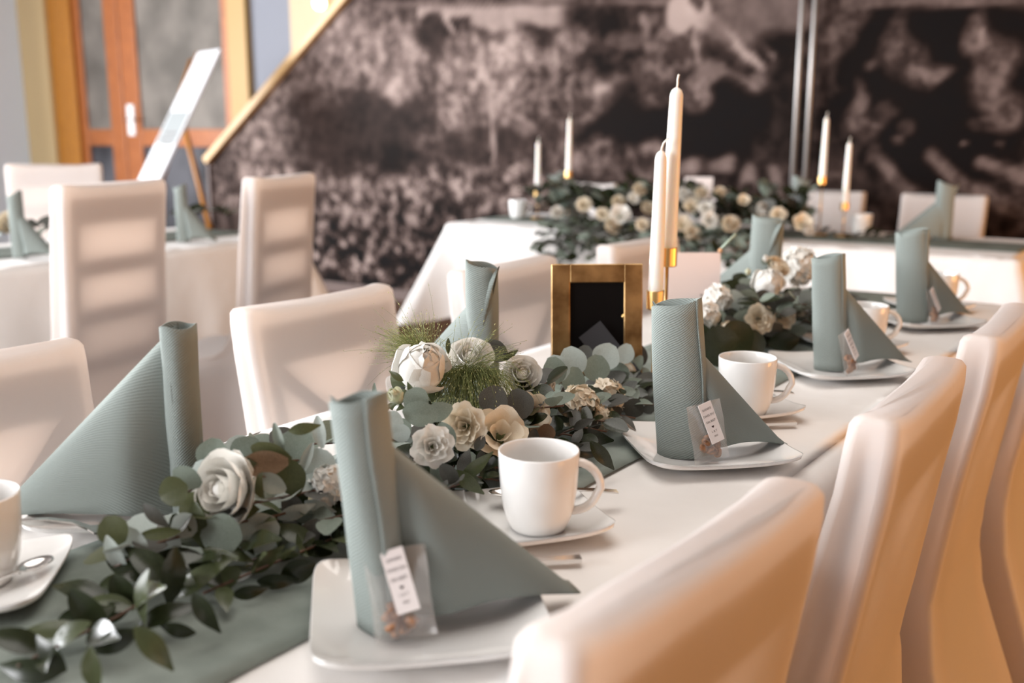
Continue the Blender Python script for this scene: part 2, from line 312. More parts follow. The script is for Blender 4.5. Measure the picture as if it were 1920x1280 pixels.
# wall with the printed landscape; its left end follows the stair
RES = 0.022
ax, az = (-6.723, 5.300, 0.924)[0], (-6.723, 5.300, 0.924)[2]
bx, bz = (-5.142, 5.300, 2.053)[0], (-5.142, 5.300, 2.053)[2]
slope = (bz - az) / (bx - ax)
def edge_z(x): return min(ZC, az + (x - ax) * slope)
BLOBS = [('e',-6.160,1.234,0.545,0.516,0,0.50,0.35,0.50),
 ('e',-5.238,1.632,0.677,0.397,0,0.46,0.28,0.50),
 ('e',-5.332,1.852,0.472,0.144,0,0.52,0.22,0.50),
 ('e',-5.533,1.117,0.331,0.343,0,0.30,0.12,0.60),
 ('e',-5.002,1.155,0.457,0.291,0,0.20,0.10,0.50),
 ('e',-4.662,0.978,0.289,0.107,0,0.12,0.10,0.50),
 ('e',-6.043,1.194,0.238,0.236,0,0.50,0.30,0.50),
 ('e',-4.719,1.491,0.144,0.122,0,0.58,0.25,0.60),
 ('e',-4.642,1.713,0.282,0.137,0,0.50,0.25,0.50),
 ('c',-4.016,1.846,-3.381,1.870,0.083,0.60,0.05,0.25),
 ('c',-4.497,1.925,-3.345,1.912,0.040,0.62,0.05,0.20),
 ('c',-4.920,2.010,-1.954,1.830,0.020,0.42,0.08,0.30),
 ('e',-4.386,1.802,0.116,0.094,0,0.20,0.10,0.30),
 ('c',-4.309,1.897,-4.188,1.742,0.017,0.66,0.05,0.30),
 ('e',-4.017,1.766,0.190,0.039,0,0.18,0.10,0.40),
 ('e',-3.610,1.729,0.157,0.069,0,0.16,0.10,0.40),
 ('e',-3.196,1.798,0.181,0.134,0,0.14,0.12,0.40),
 ('e',-4.019,1.489,0.426,0.279,0,0.54,0.32,0.45),
 ('e',-3.769,1.578,0.203,0.192,0,0.56,0.30,0.50),
 ('e',-4.194,1.309,0.220,0.186,0,0.46,0.32,0.50),
 ('e',-3.873,1.223,0.292,0.132,0,0.48,0.25,0.50),
 ('e',-4.332,1.087,0.182,0.104,0,0.35,0.25,0.50),
 ('e',-3.979,1.090,0.385,0.118,0,0.26,0.15,0.50),
 ('c',-3.955,1.552,-3.903,0.956,0.016,0.60,0.06,0.30),
 ('c',-3.916,0.989,-3.916,0.939,0.023,0.50,0.06,0.40),
 ('e',-3.377,1.533,0.208,0.185,0,0.40,0.35,0.50),
 ('e',-3.529,1.381,0.196,0.190,0,0.36,0.30,0.50),
 ('e',-3.341,1.655,0.113,0.092,0,0.50,0.30,0.50),
 ('e',-3.014,1.610,0.194,0.178,0,0.20,0.25,0.50),
 ('c',-3.051,1.686,-2.545,1.647,0.048,0.34,0.12,0.25),
 ('c',-2.863,1.807,-2.787,1.513,0.026,0.44,0.20,0.50),
 ('e',-2.706,1.597,0.132,0.202,0,0.36,0.28,0.50),
 ('c',-2.632,1.821,-2.630,1.779,0.085,0.68,0.03,0.20),
 ('c',-2.537,1.843,-2.493,1.770,0.067,0.70,0.03,0.20),
 ('e',-2.552,1.838,0.023,0.034,0,0.30,0.05,0.30),
 ('c',-2.641,1.623,-2.527,1.604,0.057,0.30,0.12,0.20),
 ('c',-2.547,1.704,-2.508,1.532,0.015,0.55,0.10,0.30),
 ('e',-3.044,1.417,0.161,0.090,0,0.46,0.20,0.50),
 ('e',-3.098,1.387,0.079,0.067,0,0.62,0.15,0.50),
 ('c',-3.222,1.220,-3.009,1.431,0.038,0.48,0.20,0.50),
 ('e',-2.863,1.218,0.278,0.225,0,0.05,0.05,0.35),
 ('e',-2.699,1.394,0.201,0.088,0,0.30,0.25,0.50),
 ('e',-3.038,1.127,0.216,0.154,0,0.08,0.08,0.40),
 ('e',-3.372,1.094,0.115,0.128,0,0.34,0.25,0.50),
 ('e',-2.180,1.738,0.326,0.135,0,0.42,0.08,0.40),
 ('e',-2.397,1.158,0.254,0.230,0,0.04,0.04,0.40),
 ('e',-2.248,1.300,0.215,0.169,0,0.05,0.06,0.40),
 ('c',-2.424,1.766,-2.295,1.649,0.022,0.52,0.10,0.40),
 ('c',-2.294,1.621,-2.137,1.497,0.025,0.62,0.08,0.30),
 ('c',-2.159,1.629,-2.082,1.557,0.014,0.50,0.08,0.40),
 ('c',-2.569,1.434,-2.445,1.530,0.023,0.42,0.12,0.40),
 ('c',-2.503,1.404,-2.381,1.500,0.035,0.46,0.15,0.40),
 ('c',-2.397,1.514,-2.224,1.439,0.022,0.40,0.12,0.50),
 ('e',-2.500,1.332,0.065,0.072,0,0.42,0.25,0.50),
 ('e',-2.148,1.409,0.089,0.049,0,0.40,0.25,0.50),
 ('e',-1.998,1.608,0.172,0.075,0,0.12,0.12,0.40),
 ('e',-1.820,1.454,0.125,0.159,0,0.26,0.22,0.50),
 ('e',-1.748,1.609,0.109,0.156,0,0.34,0.20,0.50),
 ('e',-1.977,1.242,0.087,0.247,0,0.12,0.10,0.50),
 ('e',-1.749,1.213,0.097,0.188,0,0.13,0.16,0.50),
 ('e',-1.239,1.337,0.466,0.452,0,0.04,0.03,0.15),
 ('e',-1.500,1.470,0.207,0.307,0,0.06,0.03,0.20),
 ('e',-0.967,1.476,0.138,0.265,0,0.05,0.03,0.20),
 ('c',-1.707,1.800,-0.837,1.756,0.031,0.40,0.12,0.30),
 ('e',-1.462,1.646,0.061,0.086,0,0.34,0.25,0.60),
 ('e',-1.429,1.544,0.097,0.086,0,0.32,0.25,0.60),
 ('e',-1.347,1.465,0.113,0.066,0,0.36,0.28,0.60),
 ('e',-1.237,1.474,0.053,0.044,0,0.44,0.15,0.60),
 ('e',-1.080,1.577,0.051,0.097,0,0.36,0.20,0.50),
 ('e',-1.011,1.454,0.097,0.145,0,0.40,0.20,0.50),
 ('e',-1.137,1.556,0.033,0.049,0,0.34,0.20,0.50),
 ('c',-1.072,1.625,-1.062,1.564,0.017,0.55,0.06,0.40),
 ('e',-1.037,1.357,0.105,0.086,0,0.42,0.20,0.50),
 ('e',-0.917,1.294,0.073,0.097,0,0.40,0.20,0.50),
 ('e',-1.012,1.205,0.093,0.049,0,0.28,0.20,0.50),
 ('e',-1.539,1.471,0.031,0.026,0,0.36,0.10,0.50),
 ('e',-1.620,1.318,0.042,0.090,0,0.40,0.20,0.50),
 ('e',-1.563,1.186,0.085,0.069,0,0.36,0.28,0.50),
 ('e',-1.511,1.264,0.062,0.052,0,0.26,0.20,0.50),
 ('e',-1.377,1.198,0.040,0.056,0,0.30,0.15,0.50),
 ('e',-1.391,1.113,0.025,0.023,0,0.40,0.05,0.50),
 ('e',-1.120,1.079,0.022,0.023,0,0.48,0.05,0.50),
 ('e',-0.925,1.111,0.027,0.020,0,0.34,0.05,0.50),
 ('e',-1.523,1.067,0.052,0.037,0,0.34,0.20,0.50),
 ('c',-1.494,1.028,-1.352,0.873,0.037,0.40,0.15,0.50),
 ('c',-1.253,1.057,-1.107,0.920,0.036,0.40,0.15,0.50),
 ('c',-1.107,0.920,-0.813,0.792,0.041,0.42,0.20,0.50),
 ('c',-1.020,1.023,-0.806,0.953,0.033,0.44,0.15,0.50),
 ('c',-1.732,0.942,-1.549,0.676,0.038,0.34,0.20,0.50),
 ('c',-2.050,0.963,-1.978,0.738,0.034,0.46,0.12,0.40),
 ('e',-2.168,0.932,0.073,0.075,0,0.50,0.12,0.40),
 ('e',-2.173,0.903,0.036,0.035,0,0.22,0.12,0.40),
 ('e',-2.358,0.985,0.063,0.047,0,0.44,0.20,0.50),
 ('e',-2.517,0.953,0.098,0.077,0,0.46,0.20,0.50),
 ('e',-2.823,1.037,0.156,0.073,0,0.36,0.35,0.50),
 ('e',-3.144,1.002,0.147,0.109,0,0.42,0.30,0.50),
 ('e',-2.925,0.913,0.213,0.055,0,0.30,0.30,0.50),
 ('e',-3.447,0.932,0.117,0.097,0,0.32,0.30,0.50),
 ('e',-3.687,0.827,0.287,0.133,0,0.40,0.42,0.50),
 ('e',-4.246,0.810,0.544,0.157,0,0.42,0.45,0.50),
 ('e',-4.968,0.714,0.769,0.186,0,0.44,0.45,0.50),
 ('e',-6.078,0.713,0.667,0.162,0,0.46,0.45,0.50),
 ('e',-4.677,0.468,0.987,0.222,0,0.38,0.60,0.50),
 ('e',-5.307,0.196,0.823,0.316,0,0.28,0.75,0.50),
 ('e',-5.542,-0.064,0.859,0.245,0,0.14,0.70,0.50),
 ('e',-3.210,0.487,1.961,0.196,0,0.26,0.50,0.50)]
def mural_val(x, z):
    L, A = 0.24, 0.20
    q = noise.noise(Vector((x * 5, 0, z * 5))) * 0.08
    q2 = noise.noise(Vector((x * 5, 7, z * 5))) * 0.08
    X, Z_ = x + q, z + q2
    for b in BLOBS:
        if b[0] == 'e':
            d = math.hypot((X - b[1]) / b[3], (Z_ - b[2]) / b[4])
        else:
            px, pz, dx, dz = x - b[1], z - b[2], b[3] - b[1], b[4] - b[2]
            t = max(0, min(1, (px * dx + pz * dz) / (dx * dx + dz * dz + 1e-9)))
            d = math.hypot(px - t * dx, pz - t * dz) / b[5]
        if d > 1 + b[8]: continue
        k = 1 if d < 1 - b[8] else (1 + b[8] - d) / (2 * b[8])
        k = k * k * (3 - 2 * k)
        L += (b[6] - L) * k; A += (b[7] - A) * k
    return L, A
nx = int((X1 - ax) / RES); nz_ = 132
vs = []; cl = []
for j in range(nz_ + 1):
    for i in range(nx + 1):
        x = ax + (X1 - ax) * i / nx; z = edge_z(x) * j / nz_
        vs.append((x, YM, z)); cl.append(mural_val(x, z))
fs = [(a, a + 1, a + nx + 2, a + nx + 1) for j in range(nz_) for i in range(nx) for a in (j * (nx + 1) + i,)]
base = len(vs)
M['mural'] = mat('printed_landscape', (.3, .3, .3), 0.5, 0.03)
me = mesh('wall_mural', vs, fs, M['mural'], smooth=False)
ca = me.color_attributes.new('tone', 'FLOAT_COLOR', 'POINT')
ca.data.foreach_set('color', [c for L, A in cl for c in (L, A, 0, 1)])
n, l, b = nodes(M['mural'])
at = n.new('ShaderNodeAttribute'); at.attribute_name = 'tone'
sp = n.new('ShaderNodeSeparateColor'); l.new(at.outputs['Color'], sp.inputs[0])
tc = n.new('ShaderNodeTexCoord')
n1 = n.new('ShaderNodeTexNoise'); n1.inputs['Scale'].default_value = 11; n1.inputs['Detail'].default_value = 4; n1.inputs['Roughness'].default_value = 0.6
l.new(tc.outputs['Object'], n1.inputs[0])
mr = n.new('ShaderNodeMapRange'); mr.inputs[1].default_value = 0.38; mr.inputs[2].default_value = 0.64; mr.inputs[3].default_value = -0.5; mr.inputs[4].default_value = 0.5
l.new(n1.outputs[0], mr.inputs[0])
mu = n.new('ShaderNodeMath'); mu.operation = 'MULTIPLY'; l.new(mr.outputs[0], mu.inputs[0]); l.new(sp.outputs[1], mu.inputs[1])
ad = n.new('ShaderNodeMath'); ad.operation = 'ADD'; ad.use_clamp = True; l.new(mu.outputs[0], ad.inputs[0]); l.new(sp.outputs[0], ad.inputs[1])
cr = n.new('ShaderNodeValToRGB'); l.new(ad.outputs[0], cr.inputs[0]); l.new(cr.outputs[0], b.inputs['Base Color'])
e = cr.color_ramp.elements; e[0].position = 0.0; e[0].color = (0.004, 0.003, 0.003, 1); e[1].position = 1.0; e[1].color = (0.92, 0.80, 0.74, 1)
for p_, c_ in ((0.12, (0.006, 0.003, 0.002)), (0.3, (0.038, 0.024, 0.020)), (0.5, (0.145, 0.105, 0.093)), (0.7, (0.34, 0.265, 0.235))):
    q = e.new(p_); q.color = (*c_, 1)
wm = struct('wall_mural', me)
vs = []; fs = []
prof = [(ax, 0), (ax, az), (ax + (ZC - az) / slope, ZC), (X1, ZC), (X1, 0)]
for yy in (YM + .004, YM + .12):
    for x, z in prof: vs.append((x, yy, z))
fs = [(0, 1, 2, 3, 4), (9, 8, 7, 6, 5)] + [(i, i + 5, (i + 1) % 5 + 5, (i + 1) % 5) for i in range(5)]
link('wall_core', mesh('wall_core', vs, fs, M['wall_grey'], False), wm)
# sloping oak strip over the cut end and the upright below it
L_ = math.hypot(ZC - az, (ZC - az) / slope)
tr = struct('trim_5', box_me('trim_5', (-.01, -.05, -.005), (L_, .16, .055), M['trim_wood'], .005), None, (ax, YM, az))
tr.rotation_euler = (0, -math.atan(slope), 0)
struct('trim_6', box_me('trim_6', (ax - .03, YM - .02, 0), (ax, YM + .14, az), M['dark_wood'], .004))
struct('baseboard_back', box_me('baseboard_back', (ax, YM - .018, 0), (X1, YM, .08), M['dark_wood'], .004))
# two slim steel rods hung in front of the print
M['rod'] = mat('grey_rod', (0.34, 0.33, 0.32), 0.4, metal=0.6)
for x, nm in ((-1.905, 'left'), (-1.838, 'right')):
    t = thing('hanging_rod', 'thin grey vertical rod before the mural, %s one of the pair' % nm, 'rod', (x, 5.2, 0.0), group='pair of grey rods before the mural')
    link('rod', lathe('rod', [(.0125, .02), (.0125, ZC - .02)], M['rod'], 12), t)
    link('ceiling_cap', lathe('ceiling_cap', [(.025, ZC - .02), (.025, ZC)], M['rod'], 16), t)
    link('foot', lathe('foot', [(.03, 0), (.03, .02)], M['rod'], 16), t)
# lamp on the cream post
em = bpy.data.materials.new('lit_bulb'); em.use_nodes = True
em.node_tree.nodes['Principled BSDF'].inputs['Emission Color'].default_value = (1, .93, .8, 1)
em.node_tree.nodes['Principled BSDF'].inputs['Emission Strength'].default_value = 6
t = thing('wall_lamp', 'small lit round lamp high on the cream post above the stair', 'lamp', (-5.80, 5.72, 2.11))
link('bulb', lathe('bulb', [(.002, -.045)] + [(.045 * math.sin(a * PI / 8), -.045 * math.cos(a * PI / 8)) for a in range(1, 8)] + [(.002, .045)], em, 16), t, (0, -.06, 0))
link('lamp_base', box_me('lamp_base', (-.03, -.02, -.03), (.03, 0, .03), M['gold'], .004), t)

# ------------------------------------------------------------------ easel with a sign
ez = thing('easel', 'brown wooden easel holding a white board near the door', 'easel', (-6.33, 4.62, 0))
ezo = Vector((-6.33, 4.62, 0))
for a, b_ in (((-6.513, 5.020, 1.695), (-6.534, 4.600, 0.762)), ((-6.383, 4.980, 1.733), (-6.285, 4.500, 0.782)), ((-6.632, 5.000, 1.214), (-6.618, 5.120, 0.654))):
    a, b_ = Vector(a), Vector(b_); e_ = a + (b_ - a) * (a.z / (a.z - b_.z))
    link('leg', tube('leg', [e_ - ezo, a - ezo], .020, M['amber_wood'], 6), ez)
link('ledge', box_me('ledge', (-.40, -.03, .73), (.02, .03, .752), M['amber_wood'], .004), ez, Vector((-6.061, 4.350, 0.814)) - ezo - Vector((0, 0, .755)), (0, 0, math.radians(-15)))
sg = thing('sign_board', 'tall white board with grey printed lists leaning on the easel', 'sign', (-6.091, 4.350, 0.813), rot=(0, math.radians(29), math.radians(74)))
sgb = link('board', box_me('board', (-.01, 0, 0), (.01, .40, 1.05), mat('white_board', (.62, .63, .65), .5, .2), .002), sg)
for j in range(9):
    z0 = .20 + j * .045 + (.18 if j > 4 else 0)
    link('printed_line', box_me('printed_line', (-.0115, .06, z0), (-.0102, .34 - .04 * (j % 3), z0 + .018), M['ink']), sg)
link('printed_panel', box_me('printed_panel', (-.011, .02, .30), (-.0101, .38, .56), mat('grey_print', (.24, .26, .26), .6, .2)), sg)

# ------------------------------------------------------------------ chairs in stretch covers
def chair_cover_mesh(H, W, seed):
    hw = W / 2
    s = H - .875
    rows = [  # front u, front z, back u, back z, half width
        (.460, .03, -.070, .03, hw + .045), (.460, .20, -.035, .15, hw + .040), (.455, .36, .010, .28, hw + .030), (.450, .44, .035, .36, hw + .022),
        (.435, .466, .040, .40, hw + .018), (.36, .470, .044, .43, hw + .014), (.26, .472, .046, .46, hw + .010), (.19, .480, .045, .48, hw + .006), (.150, .505, .041, .52, hw + .004),
        (.120, .56, .034, .57, hw + .001), (.093, .64, .023, .645, hw - .001), (.074, .72 + s * .6, .010, .725 + s * .6, hw - .001),
        (.058, .79 + s, -.002, .795 + s, hw), (.050, .845 + s, -.008, .848 + s, hw + .001), (.047, .866 + s, -.008, .867 + s, hw), (.043, .873 + s, -.004, .874 + s, hw - .004), (.036, .876 + s, .003, .876 + s, hw - .010)]
    NS, NF, NC = 20, 16, 4
    vs = []; ring = None
    rnd = random.Random(seed)
    for k, (uf, zf, ub, zb, h) in enumerate(rows):
        th = math.hypot(uf - ub, zf - zb); r = min(.013, th * .4)
        f = Vector((uf, 0, zf)); bk = Vector((ub, 0, zb)); d = (bk - f).normalized()
        loop = []
        def corner(cu, cv, a0):
            for c in range(NC + 1):
                a = a0 + (PI / 2) * c / NC
                loop.append((cu + r * math.cos(a), cv + r * math.sin(a)))
        # local coordinates: p along d from front (0..th), v across
        for i in range(NF): loop.append((0, -h + r + (2 * h - 2 * r) * i / NF))
        for c in range(NC + 1):
            a = PI - (PI / 2) * c / NC; loop.append((r + r * math.cos(a), h - r + r * math.sin(a)))
        for i in range(1, NS): loop.append((r + (th - 2 * r) * i / NS, h))
        for c in range(NC + 1):
            a = PI / 2 - (PI / 2) * c / NC; loop.append((th - r + r * math.cos(a), h - r + r * math.sin(a)))
        for i in range(1, NF): loop.append((th, h - r - (2 * h - 2 * r) * i / NF))
        for c in range(NC + 1):
            a = -(PI / 2) * c / NC; loop.append((th - r + r * math.cos(a), -h + r + r * math.sin(a)))
        for i in range(1, NS): loop.append((th - r - (th - 2 * r) * i / NS, -h))
        for c in range(NC + 1):
            a = -PI / 2 - (PI / 2) * c / NC; loop.append((r + r * math.cos(a), -h + r + r * math.sin(a)))
        loop.pop()
        ring = len(loop)
        for (p, v) in loop:
            q = f + d * p
            e_ = abs(v) / h
            if k >= 11: q.z += (.007 * max(0, (e_ - .72) / .28) ** .7 if e_ > .72 else -.003 * (1 - (v / (h * .72)) ** 2)) * min(1, (k - 10) / 3)
            pull = 0.0
            mid = math.sin(PI * min(1, max(0, (p - r) / max(th - 2 * r, .01))))
            if abs(abs(v) - h) < 1e-6 and 3 < k < 13: pull = (-.006 * mid + .0022 * math.sin(p * 150 + q.z * 22 + seed) * mid) * (1 if v > 0 else -1)      # side sheets stretch inwards
            if k in (0,):   # hem arches between the feet
                q.z += .05 * (1 - min(1, abs(v / h)) ** 2) if (p < 1e-6 or abs(p - th) < 1e-6) else .09 * mid
            if 4 < k < 13 and p < .001: q.x -= .004 * (1 - (v / h) ** 2)     # front panel sinks between the posts
            if 1 < k < 12 and abs(p - th) < 1e-6: q.x += .004 * (1 - (v / h) ** 2)
            wob = noise.noise(Vector((v * 9 + seed, p * 14, q.z * 5))) * .003
            vs.append((q.x + wob, v + pull, q.z))
    nr = len(rows)
    fs = grid_faces(ring, nr, True)
    fs.append(tuple(range((nr - 1) * ring, nr * ring)))
    return mesh('slipcover', vs, fs, M['cover'])
def bar(bm, a, b, w_, t_):
    a = Vector(a); b = Vector(b); d = b - a; L = d.length
    z = d.normalized(); x = Vector((1, 0, 0)); x = (x - z * x.dot(z)).normalized(); y = z.cross(x)
    m = Matrix((x, y, z)).transposed().to_4x4(); m.translation = a
    box_into(bm, (-t_ / 2, -w_ / 2, 0), (t_ / 2, w_ / 2, L), m)
def make_chair(label, loc, rotz, kind, H=.875, W=.375, group=None, seed=1, scale=1.0):
    t = thing('covered_chair', label, 'chair', loc, rotz, group)
    t.scale = (scale,) * 3
    link('slipcover', chair_cover_mesh(H, W, seed), t)
    hw = W / 2; s = H - .875
    def parts(name, segs):
        for (a, b_, w_, t_) in segs:
            bm = bmesh.new(); bar(bm, a, b_, w_, t_)
            link(name, bm_mesh(name, bm, M['frame_wood']), t)
    for sg_ in (-1, 1):
        v = sg_ * (hw - .034)
        bm = bmesh.new()
        bar(bm, (.075, v, .45), (.056, v, .66), .034, .034); bar(bm, (.056, v, .66), (.022, v, .85 + s), .034, .034); bar(bm, (-.02, v, .0), (.072, v, .45), .03, .02)
        link('back_post', bm_mesh('back_post', bm, M['frame_wood']), t)
    bm = bmesh.new(); bar(bm, (.031, 0, .775 + s), (.021, 0, .852 + s), W - .05, .034); link('top_rail', bm_mesh('top_rail', bm, M['frame_wood']), t)
    if kind == 'cross':
        parts('cross_bar', [((.100, -hw + .03, .50), (.042, hw - .03, .785 + s), .030, .022), ((.100, hw - .03, .50), (.042, -hw + .03, .785 + s), .030, .022)])
    else:
        parts('slat', [((.072 - .015 * j, 0, .53 + .115 * j + s * .1 * j), (.066 - .015 * j, 0, .585 + .115 * j + s * .1 * j), W - .05, .026) for j in range(3)])
    parts('leg', [((.43, -hw + .01, 0), (.41, -hw + .01, .43), .035, .035), ((.43, hw - .01, 0), (.41, hw - .01, .43), .035, .035)])
    link('seat', box_me('seat', (.07, -hw, .425), (.42, hw, .455), M['frame_wood'], .006), t)
    return t
rt = 'white covered chair at the right of the front table, %s'
gR = 'chairs along the right side of the front table'
for (x, y, dr, lb) in ((-.268, .628, -3, rt % 'closest to the camera'), (-.262, 1.205, 2, rt % 'second from the camera'), (-.262, 1.725, 1, rt % 'third from the camera'),
                       (-.25, 2.27, 0, rt % 'fourth, cut by the photo edge')):
    make_chair(lb, (x, y, 0), math.radians(180 + dr), 'cross', .875, .365, gR, int(y * 7))
lt = 'white cross-back chair left of the front table, %s'
for (x, y, dr, lb) in ((-1.35, .615, 0, lt % 'at the left photo edge'), (-1.345, 1.26, 0, lt % 'second, behind the peony'), (-1.34, 1.83, 0, lt % 'third, behind the curled napkin'),
                       (-1.33, 2.44, -2, lt % 'fourth, behind the candles')):
    make_chair(lb, (x, y, 0), math.radians(dr), 'cross', .875, .36, 'chairs along the left side of the front table', int(y * 11) + 3)
make_chair('tall white covered ladder-back chair at the left table, nearer the photo edge', (-2.45, 1.62, 0), math.radians(180 + 12), 'ladder', 1.03, .37, 'tall chairs at the left table', 31)
make_chair('tall white covered ladder-back chair at the left table, in front of the stair trim', (-2.42, 2.19, 0), math.radians(180 + 16), 'ladder', 1.03, .35, 'tall chairs at the left table', 37)
make_chair('white covered chair beyond the left table, under the amber door jamb', (-4.38, 2.59, 0), math.radians(-38), 'ladder', 1.02, .40, None, 41)
for (x, lb) in ((-2.96, 'white covered chair behind the far table, left, behind the flowers'), (-1.62, 'white covered chair behind the far table, behind the right pair of candles'),
                (-1.085, 'white covered chair behind the far table, rightmost, beside a grey napkin')):
    make_chair(lb, (x * 1.012, 4.98, 0), math.radians(-90), 'ladder', .88, .37, 'chairs behind the far table', int(-x * 13))
make_chair('white covered chair behind the far table, in the middle behind the card', (-2.33, 4.98, 0), math.radians(-90), 'ladder', .86, .37, 'chairs behind the far table', 53)

# ------------------------------------------------------------------ tablecloths
def tablecloth(name, label, x0, x1, y0, y1, drop=.36, flare=.10, seed=0, zt=.75, fold=.012):
    rr = .03
    N = []
    def side(a, b_, n_):
        return [(a[0] + (b_[0] - a[0]) * i / n_, a[1] + (b_[1] - a[1]) * i / n_) for i in range(n_)]
    dx, dy = x1 - x0, y1 - y0; px = max(8, int(dx / .025)); py = max(8, int(dy / .025))
    P0 = side((x0, y0), (x1, y0), px) + side((x1, y0), (x1, y1), py) + side((x1, y1), (x0, y1), px) + side((x0, y1), (x0, y0), py)
    cx, cy = (x0 + x1) / 2, (y0 + y1) / 2
    vs = []; rings = [('t', 0.0)] + [('e', a) for a in (25, 50, 75, 90)] + [('d', d) for d in (.06, .12, .2, .3, .4, .55, .7, .85, 1.0)]
    n_ = len(P0); per = 2 * (dx + dy)
    for kind, val in rings:
        for i, (x, y) in enumerate(P0):
            ex = min(1, max(-1, 0)); 
            # outward normal, rounded near corners
            u = (x - cx) / (dx / 2); v = (y - cy) / (dy / 2)
            nx_ = (1 if u > .999 else -1 if u < -.999 else 0); ny_ = (1 if v > .999 else -1 if v < -.999 else 0)
            dcx = dx / 2 - abs(x - cx); dcy = dy / 2 - abs(y - cy)
            c = max(0, 1 - (dcx + dcy) / .16)
            nv = Vector((nx_ if nx_ else math.copysign(c * .95, u), ny_ if ny_ else math.copysign(c * .95, v), 0))
            if nv.length > 0: nv.normalize()
            s_ = i / n_ * per
            if kind == 't': vs.append((x - nv.x * rr, y - nv.y * rr, zt)); continue
            if kind == 'e':
                a = math.radians(val); vs.append((x - nv.x * rr * (1 - math.sin(a)), y - nv.y * rr * (1 - math.sin(a)), zt - rr * (1 - math.cos(a)))); continue
            f = val
            wav = fold * math.sin(s_ * 17 + seed + 2 * math.sin(s_ * 3.1)) * f + .5 * fold * math.sin(s_ * 41 + seed * 2) * f * f
            off = flare * f * (.25 + 1.6 * c * c) + wav
            dd = rr + f * (drop - rr) * (1 + .22 * c)
            vs.append((x + nv.x * off, y + nv.y * off, zt - dd))
    fs = grid_faces(n_, len(rings), True)
    fs = [f_[::-1] for f_ in fs]
    # top sheet: a grid whose rim meets the first ring
    gx, gy = px, py; base = len(vs); idx = {}
    for j in range(gy + 1):
        for i in range(gx + 1):
            edge = None
            if j == 0: edge = i
            elif i == gx: edge = px + j
            elif j == gy: edge = px + py + (px - i)
            elif i == 0: edge = (2 * px + py + (py - j))
            if edge is not None: idx[(i, j)] = edge % n_
            else:
                x = x0 + dx * i / gx; y = y0 + dy * j / gy
                h = 0.0012 * noise.noise(Vector((x * 6, y * 6, seed))) + .0028 * max(0, 1 - abs((y * .55 + x + seed * .1) % .42 - .2) / .012) * .5 + .0022 * max(0, 1 - abs((x * 1.3 - y * .8 + .1) % .5 - .2) / .014) * .5
                vs.append((x, y, zt + min(h, .0022))); idx[(i, j)] = len(vs) - 1
    for j in range(gy):
        for i in range(gx): fs.append((idx[(i, j)], idx[(i + 1, j)], idx[(i + 1, j + 1)], idx[(i, j + 1)]))
    o = link(name, mesh(name, vs, fs, M['cloth']))
    return tag(o, label, 'tablecloth')
def table(label, x0, x1, y0, y1):
    t = thing('banquet_table', label, 'table', ((x0 + x1) / 2, (y0 + y1) / 2, 0))
    a, b_ = (x1 - x0) / 2 - .02, (y1 - y0) / 2 - .02
    link('tabletop', box_me('tabletop', (-a, -b_, .715), (a, b_, .742), M['frame_wood'], .004), t)
    lg = box_me('leg', (-.025, -.025, 0), (.025, .025, .715), M['frame_wood'], .004)
    for sx in (-1, 1):
        for sy in (-1, 1): link('leg', lg, t, (sx * (a - .08), sy * (b_ - .08), 0))
    return t
FT = (-1.125, -.385, -.45, 2.74)
table('front banquet table under the white cloth with four sage napkins', *FT)
tablecloth('tablecloth', 'white cloth over the long front table in the foreground', *FT, drop=.272, flare=.04, seed=1)
BT = (-3.02, -.56, 3.70, 4.46)
table('far banquet table standing crosswise before the mural', *BT)
tablecloth('tablecloth', 'white cloth over the far crosswise table before the mural', *BT, drop=.40, flare=.14, seed=4, fold=.02)
LTB = (-3.86, -3.10, .7, 2.88)
table('left banquet table behind the two tall chairs', *LTB)
tablecloth('tablecloth', 'white cloth over the left table behind the tall chairs', *LTB, drop=.45, flare=.12, seed=7, fold=.02)
def runner(label, x0, x1, y0, y1, along='y', seed=0):
    n1_, n2_ = (14, 90) if along == 'y' else (90, 14)
    vs = []
    for j in range(n2_ + 1):
        for i in range(n1_ + 1):
            x = x0 + (x1 - x0) * i / n1_; y = y0 + (y1 - y0) * j / n2_
            w_ = .006 * noise.noise(Vector((y * 2.5, seed, 0))) if along == 'y' else 0
            vs.append((x + w_, y + (.006 * noise.noise(Vector((x * 2.5, seed, 3))) if along != 'y' else 0), .7542 + .0012 * noise.noise(Vector((x * 8, y * 8, seed)))))
    me_ = mesh('table_runner', vs, grid_faces(n1_ + 1, n2_ + 1), M['runner'])
    o = link('table_runner', me_); tag(o, label, 'table runner')
    md = o.modifiers.new('thick', 'SOLIDIFY'); md.thickness = .0012; md.offset = -1
    return o
runner('grey-green fabric runner along the middle of the front table', -.925, -.595, -.4, 2.71, 'y', 2)
runner('grey-green fabric runner along the far table', -2.98, -.60, 3.92, 4.24, 'x', 5)
runner('grey-green fabric runner along the left table', -3.68, -3.36, .75, 2.84, 'y', 9)

